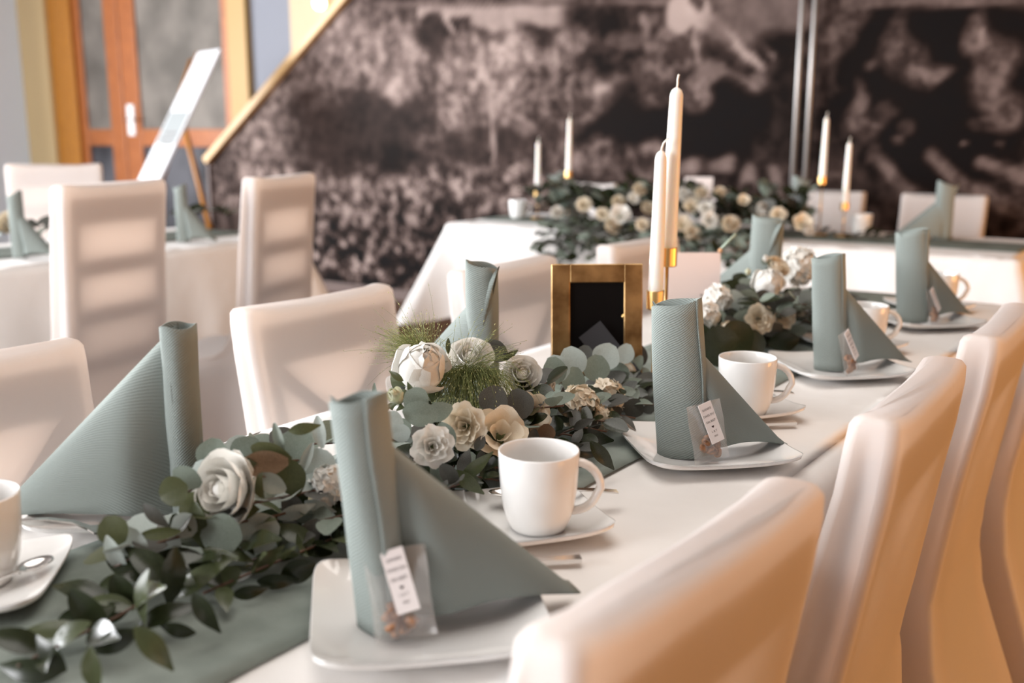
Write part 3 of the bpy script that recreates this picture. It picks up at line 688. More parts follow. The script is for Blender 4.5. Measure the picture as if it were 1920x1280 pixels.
# ------------------------------------------------------------------ china
def square_dish(side, rim, lift, corner, nring=(0.0, .25, .5, .62, .72, .82, .92, .985, 1.0), well=.0):
    """square dish with softly bowed sides, upturned towards the rim"""
    N = 96; top = []; hs = side / 2
    def pt(a, s_):
        c, s2 = math.cos(a), math.sin(a); p = 9.0 if s_ > .6 else 5.0
        r = (abs(c) ** p + abs(s2) ** p) ** (-1 / p)
        return r * c * hs * s_, r * s2 * hs * s_
    def h(x, y, s_):
        f = max(0, (s_ - .55) / .45)
        cn = (abs(x) / hs) ** 3 * (abs(y) / hs) ** 3
        hh = rim * f ** 1.7 + lift * cn * f
        if well and s_ > .3 and s_ < .45: hh += .0012
        return hh
    vs = []
    for s_ in nring[1:]:
        for i in range(N):
            x, y = pt(2 * PI * i / N, s_); vs.append((x, y, .0055 + h(x, y, s_)))
    top_n = len(nring) - 1
    for s_ in reversed(nring[1:]):
        s3 = s_ * .985 if s_ == 1.0 else s_
        for i in range(N):
            x, y = pt(2 * PI * i / N, s3); vs.append((x, y, max(0.0 if s_ < .6 else .0015, h(x, y, s_) + (.0012 if s_ > .6 else 0))))
    fs = grid_faces(N, 2 * top_n, True)
    fs = [f[::-1] for f in fs]
    fs.append(tuple(range(N))); e_ = (2 * top_n - 1) * N; fs.append(tuple(range(e_, e_ + N))[::-1])
    return mesh('dish', [(x, y, z) for x, y, z in vs], [f for f in fs], M['china'])
plate_me = square_dish(.199, .010, .009, .02)
saucer_me = square_dish(.160, .010, .009, .02, well=1)
ZT = .7545
def mug_body():
    prof = [(.0265, .0), (.029, .0006), (.031, .004), (.0345, .012), (.038, .026), (.0405, .045), (.0418, .065), (.0425, .0835), (.0421, .0852), (.0408, .0852), (.0400, .083), (.0392, .06), (.0375, .035), (.034, .016), (.028, .008), (.012, .0065), (.001, .0064)]
    return lathe('mug_body', prof, M['china'], 48)
mug_me = mug_body()
hpts = []
for i in range(15):
    a = math.radians(100 - 200 * i / 14)
    hpts.append((.0375 + .0275 * math.cos(a) - (.003 if i > 7 else 0), 0, .047 + .027 * math.sin(a)))
hpts[0] = (.0395, 0, .0735); hpts[-1] = (.0350, 0, .0195)
handle_me = None
def flat_tube(pts, ry, rr_, m):
    vs = []; fs = []
    _tube(vs, fs, pts, rr_, 10)
    return mesh('handle', [Vector((v.x, v.y * ry, v.z)) for v in vs], fs, m)
handle_me = flat_tube(hpts, 1.35, .0045, M['china'])
def make_mug(label, x, y, rz, z=None, group=None):
    t = thing('coffee_mug', label, 'mug', (x, y, ZT + .0058 if z is None else z), rz, group)
    link('mug_body', mug_me, t); link('handle', handle_me, t)
    return t
def make_plate(label, x, y, rz, group='square plates on the front table'):
    o = link('square_plate', plate_me, None, (x, y, ZT - .0005), (0, 0, rz)); return tag(o, label, 'plate', group)
def make_saucer(label, x, y, rz, group='saucers on the front table'):
    o = link('square_saucer', saucer_me, None, (x, y, ZT - .0005), (0, 0, rz)); return tag(o, label, 'saucer', group)
r45 = math.radians(45)
PL = ((-.532, .622, 'nearest'), (-.535, 1.194, 'second'), (-.540, 1.757, 'third'), (-.535, 2.32, 'fourth'))
for x, y, nm in PL:
    make_plate('white square plate on the right side of the front table, %s from the camera' % nm, x, y, r45)
make_plate('white square plate with a fork at the left side of the front table', -.975, .637, r45)
make_plate('white square plate on the left side of the front table behind the peony', -.975, 1.205, r45)
make_plate('white square plate on the left side of the front table behind the third bouquet', -.97, 2.33, r45)
make_saucer('white square saucer under the mug beside the nearest napkin', -.588, .848, math.radians(54))
make_saucer('white square saucer under the mug behind the second napkin', -.585, 1.405, math.radians(54))
make_saucer('white square saucer under the mug behind the third napkin', -.585, 1.975, math.radians(54))
make_saucer('white square saucer under the mug behind the fourth napkin', -.575, 2.53, math.radians(54))
make_saucer('white square saucer with a spoon, cut by the left photo edge', -.915, .418, r45)
make_saucer('white square saucer on the left side beside the blush card', -.93, 2.03, r45)
hr = math.radians(28)
make_mug('white mug on a saucer beside the nearest sage napkin', -.563, .840, hr)
make_mug('white mug behind the second sage napkin', -.560, 1.386, hr)
make_mug('white mug half hidden by the third sage napkin', -.556, 1.95, hr)
make_mug('white mug behind the fourth napkin, only its handle showing', -.548, 2.50, hr)
make_mug('white mug cut by the left photo edge', -.913, .428, math.radians(200))
make_mug('white mug behind the blush card and third bouquet', -.935, 2.02, math.radians(200))
# cutlery
def ribbon(name, pts, widths, th, m):
    vs = []
    P_ = [Vector(p) for p in pts]
    for i, p in enumerate(P_):
        w_ = widths[i] / 2
        vs += [(p.x, p.y - w_, p.z), (p.x, p.y + w_, p.z), (p.x, p.y + w_, p.z + th), (p.x, p.y - w_, p.z + th)]
    fs = grid_faces(4, len(P_), True); fs.append((3, 2, 1, 0)); e_ = 4 * (len(P_) - 1); fs.append((e_, e_ + 1, e_ + 2, e_ + 3))
    return mesh(name, vs, fs, m, smooth=False)
def make_spoon(label, x, y, z, rz, L=.135, ry=0.0):
    t = thing('teaspoon', label, 'spoon', (x, y, z), group=None, rot=(0, ry, rz))
    link('spoon_handle', ribbon('spoon_handle', [(0, 0, .004), (.02, 0, .006), (.06, 0, .008), (.10, 0, .005), (L - .03, 0, .003)], [.011, .010, .006, .004, .0045], .0016, M['steel']), t, (0, 0, 0))
    vs = []
    for j in range(6):
        for i in range(20):
            a = 2 * PI * i / 20; r = j / 5
            vs.append((L - .012 + .019 * r * math.cos(a), .0125 * r * math.sin(a), .0005 + .0055 * r * r))
    sm = mesh('bowl', vs, grid_faces(20, 6, True), M['steel'])
    o = link('bowl', sm, t); md = o.modifiers.new('t', 'SOLIDIFY'); md.thickness = .001
    return t
make_spoon('steel teaspoon lying behind the mug beside the nearest napkin', -.533, .955, .7665, math.radians(223), .140, math.radians(-2))
make_spoon('steel teaspoon on the saucer at the left photo edge', -.855, .348, .768, math.radians(101), .13, 0)
make_spoon('steel teaspoon lying behind the second mug', -.53, 1.50, .7665, math.radians(223), .14, math.radians(-2))
def make_knife(label, x, y, rz):
    t = thing('table_knife', label, 'knife', (x, y, .7555), rz, 'knives beside the sage napkins')
    link('knife_handle', ribbon('knife_handle', [(0, 0, 0), (.05, 0, 0), (.09, 0, 0)], [.012, .010, .008], .004, M['steel']), t)
    link('blade', ribbon('blade', [(.09, 0, .001), (.10, .001, .001), (.17, .002, .001), (.19, .005, .001)], [.008, .016, .017, .004], .0014, M['steel']), t)
make_knife('steel knife handle showing right of the nearest napkin', -.487, .802, math.radians(223))
make_knife('steel knife handle showing right of the second napkin', -.484, 1.388, math.radians(223))
fk = thing('table_fork', 'steel fork lying across the left plate before the big left napkin', 'fork', (-.992, .478, .777), rot=(0, 0, math.radians(41)))
link('fork_handle', ribbon('fork_handle', [(-.06, 0, -.004), (.0, 0, .003), (.03, 0, .006), (.06, 0, .007), (.085, 0, .003), (.10, 0, -.004)], [.014, .011, .008, .006, .007, .010], .0018, M['steel']), fk)
link('fork_neck', ribbon('fork_neck', [(.10, 0, -.004), (.108, 0, -.006), (.118, 0, -.006)], [.010, .022, .024], .0018, M['steel']), fk)
for k in range(4):
    yy = -.0095 + k * .0063
    link('tine', ribbon('tine', [(.118, yy, -.006), (.135, yy, -.002), (.162, yy, .010)], [.0032, .0028, .0016], .0016, M['steel']), fk)

# ------------------------------------------------------------------ napkins: a standing flattened roll with a triangular sail
def napkin_meshes(seed, a=.036, b=.017, H=.200, L=.165, flat=0.5, open_=1.0, slant=0.012, start=None):
    """local: roll at origin, sail along +x, its front towards -y"""
    rnd = random.Random(seed)
    NA, NZ = 40, 14; vs = []; uv = []
    # roll: a spiral sheet a little more than one turn, pointed ellipse
    for j in range(NZ + 1):
        z = H * j / NZ
        for i in range(NA + 9):
            t = 2 * PI * i / NA - .5
            tw = 1.0 - .10 * (j / NZ) * (1 if open_ else 0)
            rr_ = 1 - .05 * (i / NA)
            ca_, sa_ = math.cos(t), math.sin(t)
            x = a * rr_ * math.copysign(abs(ca_) ** .85, ca_); y = b * rr_ * math.copysign(abs(sa_) ** .9, sa_)
            x *= 1 + .10 * (1 - j / NZ) * math.sin(seed); y *= 1 + .25 * (j / NZ)
            zz = z + slant * (x / a) * (j / NZ) ** 3 + .0015 * math.sin(3 * t + seed) * (j / NZ) ** 4
            vs.append((x + .002 * noise.noise(Vector((t, z * 12, seed))), y + .002 * noise.noise(Vector((t, z * 12, seed + 5))), zz)); uv.append((i * .0035, z))
    roll = mesh('napkin_roll', vs, grid_faces(NA + 9, NZ + 1), M['napkin'], uvs=uv)
    # sail: two leaves joined along the sloping fold
    vs = []; uv = []; NU, NV = 18, 22; X0_ = -a - .012 if start is None else start; yo = b * .75 if start is None else -b * .3
    for k in range(NV + 1):                 # across: front leaf bottom -> fold -> back leaf bottom
        q = k / NV
        for i in range(NU + 1):
            s_ = i / NU                      # from roll to far tip
            top = H * (1 - s_) * .985 + .004
            ph = (q - .5) * 2                # -1 .. 1
            h = abs(ph)
            zz = top * (1 - h ** 1.15)
            wdt = .030 * (1 - .55 * s_) * math.sin(min(1, h * 1.02) * PI / 2) ** .55
            bot = .006 + .012 * math.sin(PI * s_) * (1 if ph < 0 else .6)
            y = math.copysign(wdt, ph) if h > 1e-6 else 0
            bulge = .004 * math.sin(PI * h) * math.sin(PI * s_)
            x0h = X0_ + (.2 * a - X0_) * min(1, h * 1.25); xx = (x0h + (L - x0h) * s_) - .012 * h * s_ * (1 - s_)
            if h > .96 and s_ > .8: xx -= .004
            wd = min(1, s_ / .25); vs.append((xx, (y + math.copysign(bulge, ph)) * (.25 + .75 * wd) + yo * (1 - wd) - .002, max(zz, bot * (1 - .0 * s_)))); uv.append((s_ * .17, (1 - ph) * .15))
    sail = mesh('napkin_sail', vs, grid_faces(NU + 1, NV + 1), M['napkin'], uvs=uv)
    return roll, sail
def make_napkin(label, x, y, rz, seed, group, z=.7615, roll_turn=0.0, lean=0.0, **kw):
    t = thing('folded_napkin', label, 'napkin', (x, y, z), rz, group)
    r, s_ = napkin_meshes(seed, **kw)
    for nm, me_ in (('napkin_roll', r), ('napkin_sail', s_)):
        o = link(nm, me_, t)
        if nm == 'napkin_roll':
            o.rotation_mode = 'QUATERNION'
            ax_ = Matrix.Rotation(-rz, 3, 'Z') @ Vector((-.5795, .815, 0))
            o.rotation_quaternion = Matrix.Rotation(-lean, 3, ax_).to_quaternion() @ Matrix.Rotation(roll_turn, 3, 'Z').to_quaternion()
        md = o.modifiers.new('thick', 'SOLIDIFY'); md.thickness = .0011; md.offset = 0
    return t
gN = 'folded sage napkins on the front table'
NR = ((-.545, .580, 57, 1, .024, .018, -65), (-.545, 1.147, 52, 2, .032, .017, -38), (-.549, 1.735, 52, 3, .028, .017, -48), (-.552, 2.289, 60, 4, .035, .018, -55))
for (x, y, dr, sd, a_, b_, tn), L_n, nm in zip(NR, (.176, .143, .158, .170), ('nearest, with a label bag leaning on it', 'second, beside the gold frame', 'third, before the third bouquet', 'fourth, last on the right side')):
    make_napkin('folded sage napkin right of the runner, ' + nm, x, y, math.radians(dr), sd, gN, a=a_, b=b_, roll_turn=math.radians(tn), slant=.004, lean=math.radians(4.5), L=L_n)
make_napkin('large folded sage napkin with diagonal ribs at the far left of the front table', -.880, .640, math.radians(180 + 35), 6, gN, a=.018, b=.014, L=.212, start=.002, H=.212, roll_turn=math.radians(30), slant=.0)
make_napkin('folded sage napkin rising behind the peony bouquet', -.905, 1.195, math.radians(180 + 8), 7, gN, a=.024, b=.018, L=.165, H=.215, roll_turn=math.radians(20), slant=.006)
make_napkin('folded sage napkin standing behind the third bouquet', -.885, 2.27, math.radians(180 - 5), 8, gN, a=.036, b=.02, L=.19, H=.212, roll_turn=math.radians(20), slant=.006)
gF = 'folded napkins on the far table'
for x, y, dr, sd, lb in ((-2.66, 4.12, 60, 11, 'grey-green napkin on the far table beside the left candles'), (-1.56, 4.36, 200, 12, 'grey-green napkin on the far table in front of the grey rods'),
                         (-.93, 4.22, 205, 13, 'grey-green napkin on the far table, rightmost, before a chair')):
    make_napkin(lb, x, y, math.radians(dr), sd, gF, z=.756, a=.034, b=.02, L=.19, H=.215)
make_napkin('grey-green napkin on the left table between the tall chairs', -3.27, 2.43, math.radians(35), 14, None, z=.756, a=.022, b=.02, L=.13, H=.21)
make_napkin('grey-green napkin on the left table near the left photo edge', -3.30, 1.80, math.radians(35), 15, None, z=.756, a=.022, b=.02, L=.13, H=.21)

# ------------------------------------------------------------------ favour bags with labels
def text_me(body, size):
    cu = bpy.data.curves.new('lettering', 'FONT'); cu.body = body; cu.size = size; cu.align_x = 'CENTER'; cu.extrude = .00004
    cu.materials.append(M['ink']); tmp = bpy.data.objects.new('lettering', cu)
    me_ = bpy.data.meshes.new_from_object(tmp); bpy.data.objects.remove(tmp); return me_
TX = [text_me(s_, .0052) for s_ in ('DANKE', 'DASS DU', 'DA BIST')] + [text_me('L & T', .0050), text_me('2023', .0042)]
def heart():
    pts = []
    for i in range(24):
        t = 2 * PI * i / 24
        pts.append((.00011 * 16 * math.sin(t) ** 3, .00011 * (13 * math.cos(t) - 5 * math.cos(2 * t) - 2 * math.cos(3 * t) - math.cos(4 * t)), 0))
    return mesh('heart', pts, [tuple(range(24))], M['heart'], False)
heart_me = heart()
def nut_me(seed):
    bm = bmesh.new(); bmesh.ops.create_icosphere(bm, subdivisions=2, radius=.0075)
    for v in bm.verts:
        v.co *= 1 + .35 * noise.noise(v.co * 160 + Vector((seed * 3, 0, 0)))
    return bm_mesh('nut', bm, M['nut'], True)
nuts = [nut_me(i) for i in range(3)]
def make_bag(label, loc, rz, lean, roll, seed, scale=1.0):
    """bag stands on its lower edge, local x across, z up, front -y"""
    t = thing('favour_bag', label, 'gift bag', loc, group='little label bags leaning on the napkins', rot=(lean, roll, rz))
    t.scale = (scale,) * 3
    W, H = .050, .075
    vs = []; NX, NZ = 8, 12
    for side in (-1, 1):
        for j in range(NZ + 1):
            for i in range(NX + 1):
                u = i / NX * 2 - 1; v = j / NZ
                belly = .009 * (1 - u * u) ** .7 * (1 - v) ** .8 * (1 if v > .02 else .2) + .0012 * (1 - u * u)
                vs.append((u * W / 2 * (1 + .02 * math.sin(9 * v + seed)), side * belly + .0008 * noise.noise(Vector((u * 4, v * 5, seed))), v * H))
    fs = grid_faces(NX + 1, NZ + 1) + grid_faces(NX + 1, NZ + 1, off=(NX + 1) * (NZ + 1))
    link('film_pouch', mesh('film_pouch', vs, fs, M['film']), t)
    rnd = random.Random(seed)
    for k in range(9):
        link('nut', nuts[k % 3], t, (rnd.uniform(-.012, .012), rnd.uniform(-.003, .003), .007 + .0026 * k), (rnd.random() * 6, rnd.random() * 6, 0), (.8, .55, .9))
    lb = link('paper_label', box_me('paper_label', (-.0095, -.0004, -.026), (.0095, .0004, .026), M['paper']), t, (.002, -.0082, .050), (math.radians(-6), math.radians(-9), 0), label='white printed paper strip')
    for k, (cu, zz) in enumerate(zip(TX, (.0165, .0085, .0005, -.0125, -.0185))):
        link('lettering', cu, lb, (0, -.0006, zz), (PI / 2, 0, 0), (.75, .75, .75) if k < 3 else (.7, .7, .7))
    link('heart', heart_me, lb, (0, -.0006, -.0055), (PI / 2, 0, 0))
    return t
make_bag('clear bag of chocolate nuts with white label on the nearest plate', (-.511, .570, .765), math.radians(40), math.radians(-10), math.radians(-7), 1, 1.0)
make_bag('clear bag with white heart label on the second plate', (-.500, 1.138, .765), math.radians(58), math.radians(-8), math.radians(-8), 2, 1.0)
make_bag('label bag on the third plate seen almost edge-on', (-.503, 1.712, .765), math.radians(86), math.radians(-12), math.radians(-9), 3, 1.0)
make_bag('label bag on the fourth plate seen almost edge-on', (-.503, 2.29, .765), math.radians(86), math.radians(-12), math.radians(-9), 4, 1.0)

# ------------------------------------------------------------------ picture frame from behind
fw_, fh = .148, .205
fr = thing('picture_frame', 'aged gold picture frame seen from behind, among the eucalyptus', 'picture frame', (-.815, 1.385, .757), rot=(math.radians(-7), 0, math.radians(38)))
bm = bmesh.new(); bw_ = .030
for lo, hi in (((-fw_/2, 0, 0), (-fw_/2 + bw_, .014, fh)), ((fw_/2 - bw_, 0, 0), (fw_/2, .014, fh)), ((-fw_/2 + bw_, 0, 0), (fw_/2 - bw_, .014, bw_)), ((-fw_/2 + bw_, 0, fh - bw_), (fw_/2 - bw_, .014, fh))):
    box_into(bm, lo, hi)
bmesh.ops.bevel(bm, geom=bm.edges[:], offset=.0012, segments=1, affect='EDGES')
link('frame_border', bm_mesh('frame_border', bm, M['gold_dark']), fr)
link('backing_board', box_me('backing_board', (-fw_/2 + bw_ - .002, .004, bw_ - .002), (fw_/2 - bw_ + .002, .009, fh - bw_ + .002), M['black']), fr)
bm = bmesh.new(); box_into(bm, (-.022, -.0015, -.02), (.022, .0015, .10)); 
o = link('stand_strut', bm_mesh('stand_strut', bm, M['strut']), fr, (.048, -.018, .022), (math.radians(-8), math.radians(-38), 0))
link('turn_button', lathe('turn_button', [(.004, 0), (.004, .002)], M['gold'], 12), fr, (fw_/2 - bw_, .003, .12), (PI / 2, 0, 0))

# ------------------------------------------------------------------ candles and holders
def make_candle(label, x, y, z, H, r0, r1, lean, wick, group):
    t = thing('taper_candle', label, 'candle', (x, y, z), rot=(lean[1], lean[0], 0), group=group)
    prof = [(r0 * .7, 0)] + [(r0 + (r1 - r0) * k / 8, .002 + (H - .016) * k / 8) for k in range(9)] + [(r1 * .92, H - .009), (r1 * .7, H - .004), (r1 * .35, H - .001), (.0015, H)]
    link('wax_body', lathe('wax_body', prof, M['wax'], 28), t)
    link('wick', tube('wick', [(0, 0, H - .003), (.001, 0, H + .005), (wick * .3, 0, H + .012), (wick, 0, H + .020)], .0015, M['wick'], 6), t)
    return t
def make_holder(label, x, y, z0, h, r=.0155, group=None, base=.035):
    t = thing('candle_holder', label, 'candle holder', (x, y, z0), group=group)
    link('base_disc', lathe('base_disc', [(base, 0), (base, .003), (base * .9, .005), (.006, .006)], M['gold'], 32), t)
    link('stem', lathe('stem', [(.003, .005), (.0028, h - .028)], M['gold'], 12), t)
    link('cup', lathe('cup', [(.003, h - .031), (r - .0012, h - .031), (r - .0008, h - .0308), (r - .0001, h - .030), (r, h - .0295), (r, h - .028), (r, h - .001), (r, h), (r - .0002, h), (r - .0015, h), (r - .0015, h - .001), (r - .0015, h - .02), (.002, h - .021)], M['gold'], 28), t)
    return t
gC = 'pair of candles behind the gold frame'
make_holder('gold stick candle holder with the taller candle, behind the second napkin', -.752, 1.497, .756, .228, .0160)
make_candle('tall white taper candle, taller of the pair in gold holders', -.752, 1.497, .966, .272, .0145, .0105, (math.radians(1.6), 0), .002, gC)
make_holder('gold stick candle holder with the shorter candle, beside the frame', -.757, 1.468, .756, .160, .0145)
make_candle('white taper candle with bent wick, shorter of the pair in gold holders', -.757, 1.468, .898, .242, .0125, .0095, (math.radians(.8), 0), .012, gC)
gC2 = 'candles on the far table'
for x, y, h, H, lb in ((-2.764, 4.1, .13, .255, 'left pair, shorter on the left'), (-2.588, 4.1, .23, .262, 'left pair, taller on the right'),
                       (-1.378, 4.1, .235, .252, 'right pair, taller on the left'), (-1.281, 4.1, .135, .255, 'right pair, shorter on the right')):
    make_holder('gold candle holder on the far table, ' + lb, x, y, .756, h, .0165, 'gold candle holders on the far table')
    make_candle('white taper candle on the far table, ' + lb, x, y, .756 + h - .018, H, .0135, .009, (math.radians(.7), 0), .002, gC2)

# ------------------------------------------------------------------ cards and small things
cdt = thing('blush_card', 'blush pink upright card behind the candles', 'card', (-.888, 1.885, .756), rot=(math.radians(-4), 0, math.radians(36)))
link('card_sheet', box_me('card_sheet', (-.065, 0, 0), (.058, .002, .172), M['blush'], .0005), cdt)
link('bead', lathe('bead', [(.001, -.005), (.0035, -.0035), (.005, 0), (.0035, .0035), (.001, .005)], mat('wooden_bead', (.55, .30, .15), .5), 16), cdt, (.056, -.002, .176))
link('paper_straw', tube('paper_straw', [(.056, 0, .178), (.088, .004, .210)], .0022, mat('pale_green_straw', (.42, .52, .42), .6), 8), cdt)
fc = thing('photo_card', 'small white card with a picture among the far table flowers', 'card', (-2.07, 4.42, .86), rot=(math.radians(-6), 0, math.radians(20)))
link('card_sheet', box_me('card_sheet', (-.065, 0, 0), (.065, .003, .10), M['paper'], .0005), fc)
link('printed_picture', box_me('printed_picture', (-.018, -.001, .02), (.018, 0, .075), mat('brown_print', (.35, .22, .17), .6)), fc)
link('card_stick', box_me('card_stick', (-.003, .003, -.10), (.003, .006, .09), M['stem']), fc)
make_mug('white mug at the left end of the far table', -2.86, 4.07, 0.5, .756)
make_mug('white mug on the far table right of the candles', -1.24, 4.20, 2.5, .756)

# ------------------------------------------------------------------ leaves
def leaf_mesh(kind, m, seed):
    rnd = random.Random(seed)
    nu, nv = 5, 9; vs = []; uv = []
    for j in range(nv):
        v = j / (nv - 1)
        if kind == 'round': w_ = .5 * math.sin(PI * (v * .93 + .045)) ** .55 * (1.0 - .04 * math.cos(2 * PI * v)); 
        elif kind == 'oval': w_ = .33 * math.sin(PI * (v * .93 + .04)) ** .7
        else: w_ = .19 * math.sin(PI * (v * .96 + .03)) ** .9 * (1.25 - .5 * v)
        if kind == 'round' and v in (0.0,): w_ = .06
        if v == 1.0: w_ = .02 if kind == 'long' else .14 if kind == 'round' else .07
        for i in range(nu):
            u = (i / (nu - 1)) * 2 - 1
            fold = {'round': .05, 'oval': .10, 'long': .07}[kind]
            z = fold * abs(u) * (w_ / .5) * 1.2 + (-.25 if kind == 'long' else -.10) * (v - .3) ** 2 * rnd_curl(seed) + .012 * noise.noise(Vector((u * 2, v * 3, seed)))
            vs.append((u * w_, v, z)); uv.append((u * w_ + .5, v))
    return mesh('leaf', vs, grid_faces(nu, nv), m, uvs=uv)
def rnd_curl(seed): return .5 + ((seed * 37) % 10) / 6.0
LEAF = {}
def leaf_me(kind, mk, var):
    key = (kind, mk, var)
    if key not in LEAF: LEAF[key] = leaf_mesh(kind, M[mk], var + 1)
    return LEAF[key]
def add_leaf(par, kind, mk, pos, direction, normal, size, var=0, sx=1.0):
    """leaf base at pos, growing along direction, its face towards normal"""
    y = Vector(direction).normalized(); n_ = Vector(normal); pos = Vector(pos); n_ = (n_ - y * n_.dot(y))
    if n_.length < 1e-4: n_ = y.orthogonal()
    n_.normalize(); x = y.cross(n_)
    o = link('leaf', leaf_me(kind, mk, var), par)
    m = Matrix((x, y, n_)).transposed().to_4x4(); m.translation = Vector(pos)
    m = m @ Matrix.Diagonal((size * sx, size, size, 1))
    o.matrix_basis = Matrix.Translation(-par.location) @ m
    return o
def screen_dir(deg, tilt=0.0):
    a = math.radians(deg); d = RT * math.cos(a) + UP * math.sin(a)
    return (d - FW * tilt).normalized()
CP = Vector((0, 0, 1.17))
def lift(p, zmin):
    p = Vector(p)
    return p if p.z >= zmin else CP + (p - CP) * ((1.17 - zmin) / (1.17 - p.z))
def face_leaf(par, kind, mk, center, deg, size, yaw=0.0, pitch=0.0, var=0, sx=1.0, tilt=0.0):
    center = lift(center, .764 + .5 * size * abs(math.sin(math.radians(deg))))
    """leaf centred on a point, broad side roughly towards the guests' side"""
    d = screen_dir(deg, tilt); n_ = (-FW + RT * yaw + UP * pitch)
    add_leaf(par, kind, mk, Vector(center) - d * size * .5, d, n_, size, var, sx)
def sprig(par, pts, kind, mks, size, step, rnd, spread=1.0, rad=.0013, stem='stem', up=.3, pairs=True, zmin=.758):
    """a stem with leaves along it"""
    P_ = [Vector(p) for p in pts]
    link('stem', tube('stem', [p - par.location for p in P_], rad, M[stem], 5), par)
    acc = 0; L = sum((P_[i + 1] - P_[i]).length for i in range(len(P_) - 1)); s_ = step
    k = 0
    while s_ < L:
        rem = s_; i = 0
        while i < len(P_) - 2 and rem > (P_[i + 1] - P_[i]).length: rem -= (P_[i + 1] - P_[i]).length; i += 1
        seg = P_[i + 1] - P_[i]; pos = P_[i] + seg.normalized() * rem; d = seg.normalized()
        side = d.cross(Vector((0, 0, 1)))
        if side.length < .1: side = Vector((1, 0, 0))
        side.normalize()
        for sg_ in ((-1, 1) if pairs else ((-1) ** k,)):
            dr = d * rnd.uniform(.1, .8) + side * sg_ * rnd.uniform(.6, 1.1) * spread + Vector((0, 0, rnd.uniform(-.2, .7) + up - .3))
            sz = size * rnd.uniform(.75, 1.15)
            tip = pos + dr.normalized() * sz
            if tip.z < zmin: dr.z += (zmin - tip.z) / sz * dr.length * 1.1
            nrm = Vector((rnd.uniform(-.5, .5), rnd.uniform(-.5, .3), 1)) - FW * rnd.uniform(0, 1.1)
            add_leaf(par, kind, rnd.choice(mks), pos, dr, nrm, sz, rnd.randrange(3))
        k += 1; s_ += step * rnd.uniform(.8, 1.2)

# near garland
gl = thing('leaf_garland', 'trailing garland of eucalyptus and glossy ruscus leaves in the left foreground', 'garland', (-.76, .6, .756))
rnd = random.Random(5)
RU = ['ruscus', 'ruscus', 'ruscus_light']; EU = ['euc', 'euc_pale', 'euc', 'euc_olive', 'euc_dark']
sprig(gl, [(-.735, .80, .775), (-.745, .66, .778), (-.740, .54, .775), (-.728, .45, .770), (-.722, .36, .768)], 'long', RU, .060, .040, rnd)
sprig(gl, [(-.70, .82, .775), (-.69, .70, .775), (-.70, .60, .772), (-.705, .52, .77)], 'long', RU, .056, .038, rnd)
sprig(gl, [(-.76, .74, .785), (-.755, .60, .783), (-.755, .50, .775), (-.760, .43, .770)], 'long', RU, .054, .040, rnd)
sprig(gl, [(-.70, .80, .80), (-.72, .72, .81), (-.755, .62, .812), (-.79, .54, .80), (-.80, .50, .79)], 'round', EU, .031, .030, rnd, rad=.0016, up=.5)
sprig(gl, [(-.72, .92, .80), (-.77, .82, .825), (-.82, .72, .832), (-.85, .66, .825)], 'round', EU, .034, .026, rnd, rad=.0016, up=.6)
sprig(gl, [(-.66, .84, .79), (-.68, .74, .79), (-.71, .66, .79)], 'oval', ['euc_dark', 'ruscus', 'euc'], .036, .022, rnd, up=.4)
sprig(gl, [(-.735, .98, .78), (-.74, .86, .795), (-.75, .76, .80), (-.76, .68, .80)], 'oval', ['euc_dark', 'ruscus', 'ruscus'], .040, .018, rnd, up=.4)
for k in range(10):
    y0 = .60 + .028 * k
    sprig(gl, [(-.735, y0, .765), (-.715, y0 + .02, .772), (-.70 + .01 * (k % 3), y0 + .05, .77)], 'long' if k % 2 else 'oval', ['ruscus', 'euc_dark', 'ruscus'], .036, .026, rnd, up=.2)
def fl(px3, kind, mk, deg, npx, depth=1.05, **kw): face_leaf(gl, kind, mk, px3, deg, npx * depth / 1900.0, **kw)
# leaves that stand out singly
fl((-0.800, 0.612, 0.856), 'round', 'euc', 80, 58)
fl((-0.800, 0.602, 0.840), 'round', 'euc_pale', 150, 50)
fl((-0.800, 0.654, 0.847), 'round', 'euc', 40, 62)
fl((-0.800, 0.639, 0.843), 'round', 'euc_pale', 120, 36)
fl((-0.760, 0.686, 0.853), 'round', 'euc', 60, 66)
fl((-0.740, 0.697, 0.834), 'round', 'euc_pale', -80, 62)
fl((-0.750, 0.654, 0.871), 'oval', 'euc', 108, 58, sx=.5)
fl((-0.740, 0.681, 0.845), 'oval', 'euc_pale', 70, 60, sx=.5)
fl((-0.740, 0.700, 0.868), 'oval', 'euc_pale', 100, 62, sx=.6)
fl((-0.740, 0.679, 0.877), 'long', 'euc_olive', 10, 58)
fl((-0.750, 0.634, 0.850), 'round', 'euc_brown', 5, 84, sx=.55)
fl((-0.750, 0.643, 0.858), 'round', 'euc_olive', -20, 76, sx=.5)
fl((-0.740, 0.659, 0.831), 'round', 'euc_olive', -75, 68, sx=.8)
fl((-0.740, 0.634, 0.832), 'oval', 'euc_pale', -30, 55)
fl((-0.790, 0.573, 0.845), 'round', 'euc', -30, 55, sx=.7)
fl((-0.790, 0.557, 0.836), 'round', 'euc_olive', 200, 52)
fl((-0.800, 0.498, 0.814), 'round', 'euc_olive', -60, 52)
fl((-0.790, 0.510, 0.796), 'round', 'euc_pale', -70, 72, sx=.7)
fl((-0.790, 0.492, 0.792), 'long', 'euc_pale', -65, 80, sx=.9)
fl((-0.790, 0.499, 0.776), 'round', 'euc_pale', 15, 30)
fl((-0.780, 0.553, 0.805), 'oval', 'ruscus', -70, 45)
fl((-0.780, 0.542, 0.788), 'oval', 'euc_pale', -110, 60)
fl((-0.770, 0.552, 0.808), 'round', 'euc_pale', -40, 45)
fl((-0.740, 0.570, 0.800), 'round', 'euc', 170, 72)
fl((-0.740, 0.614, 0.787), 'round', 'euc_pale', 30, 78, depth=1.0)
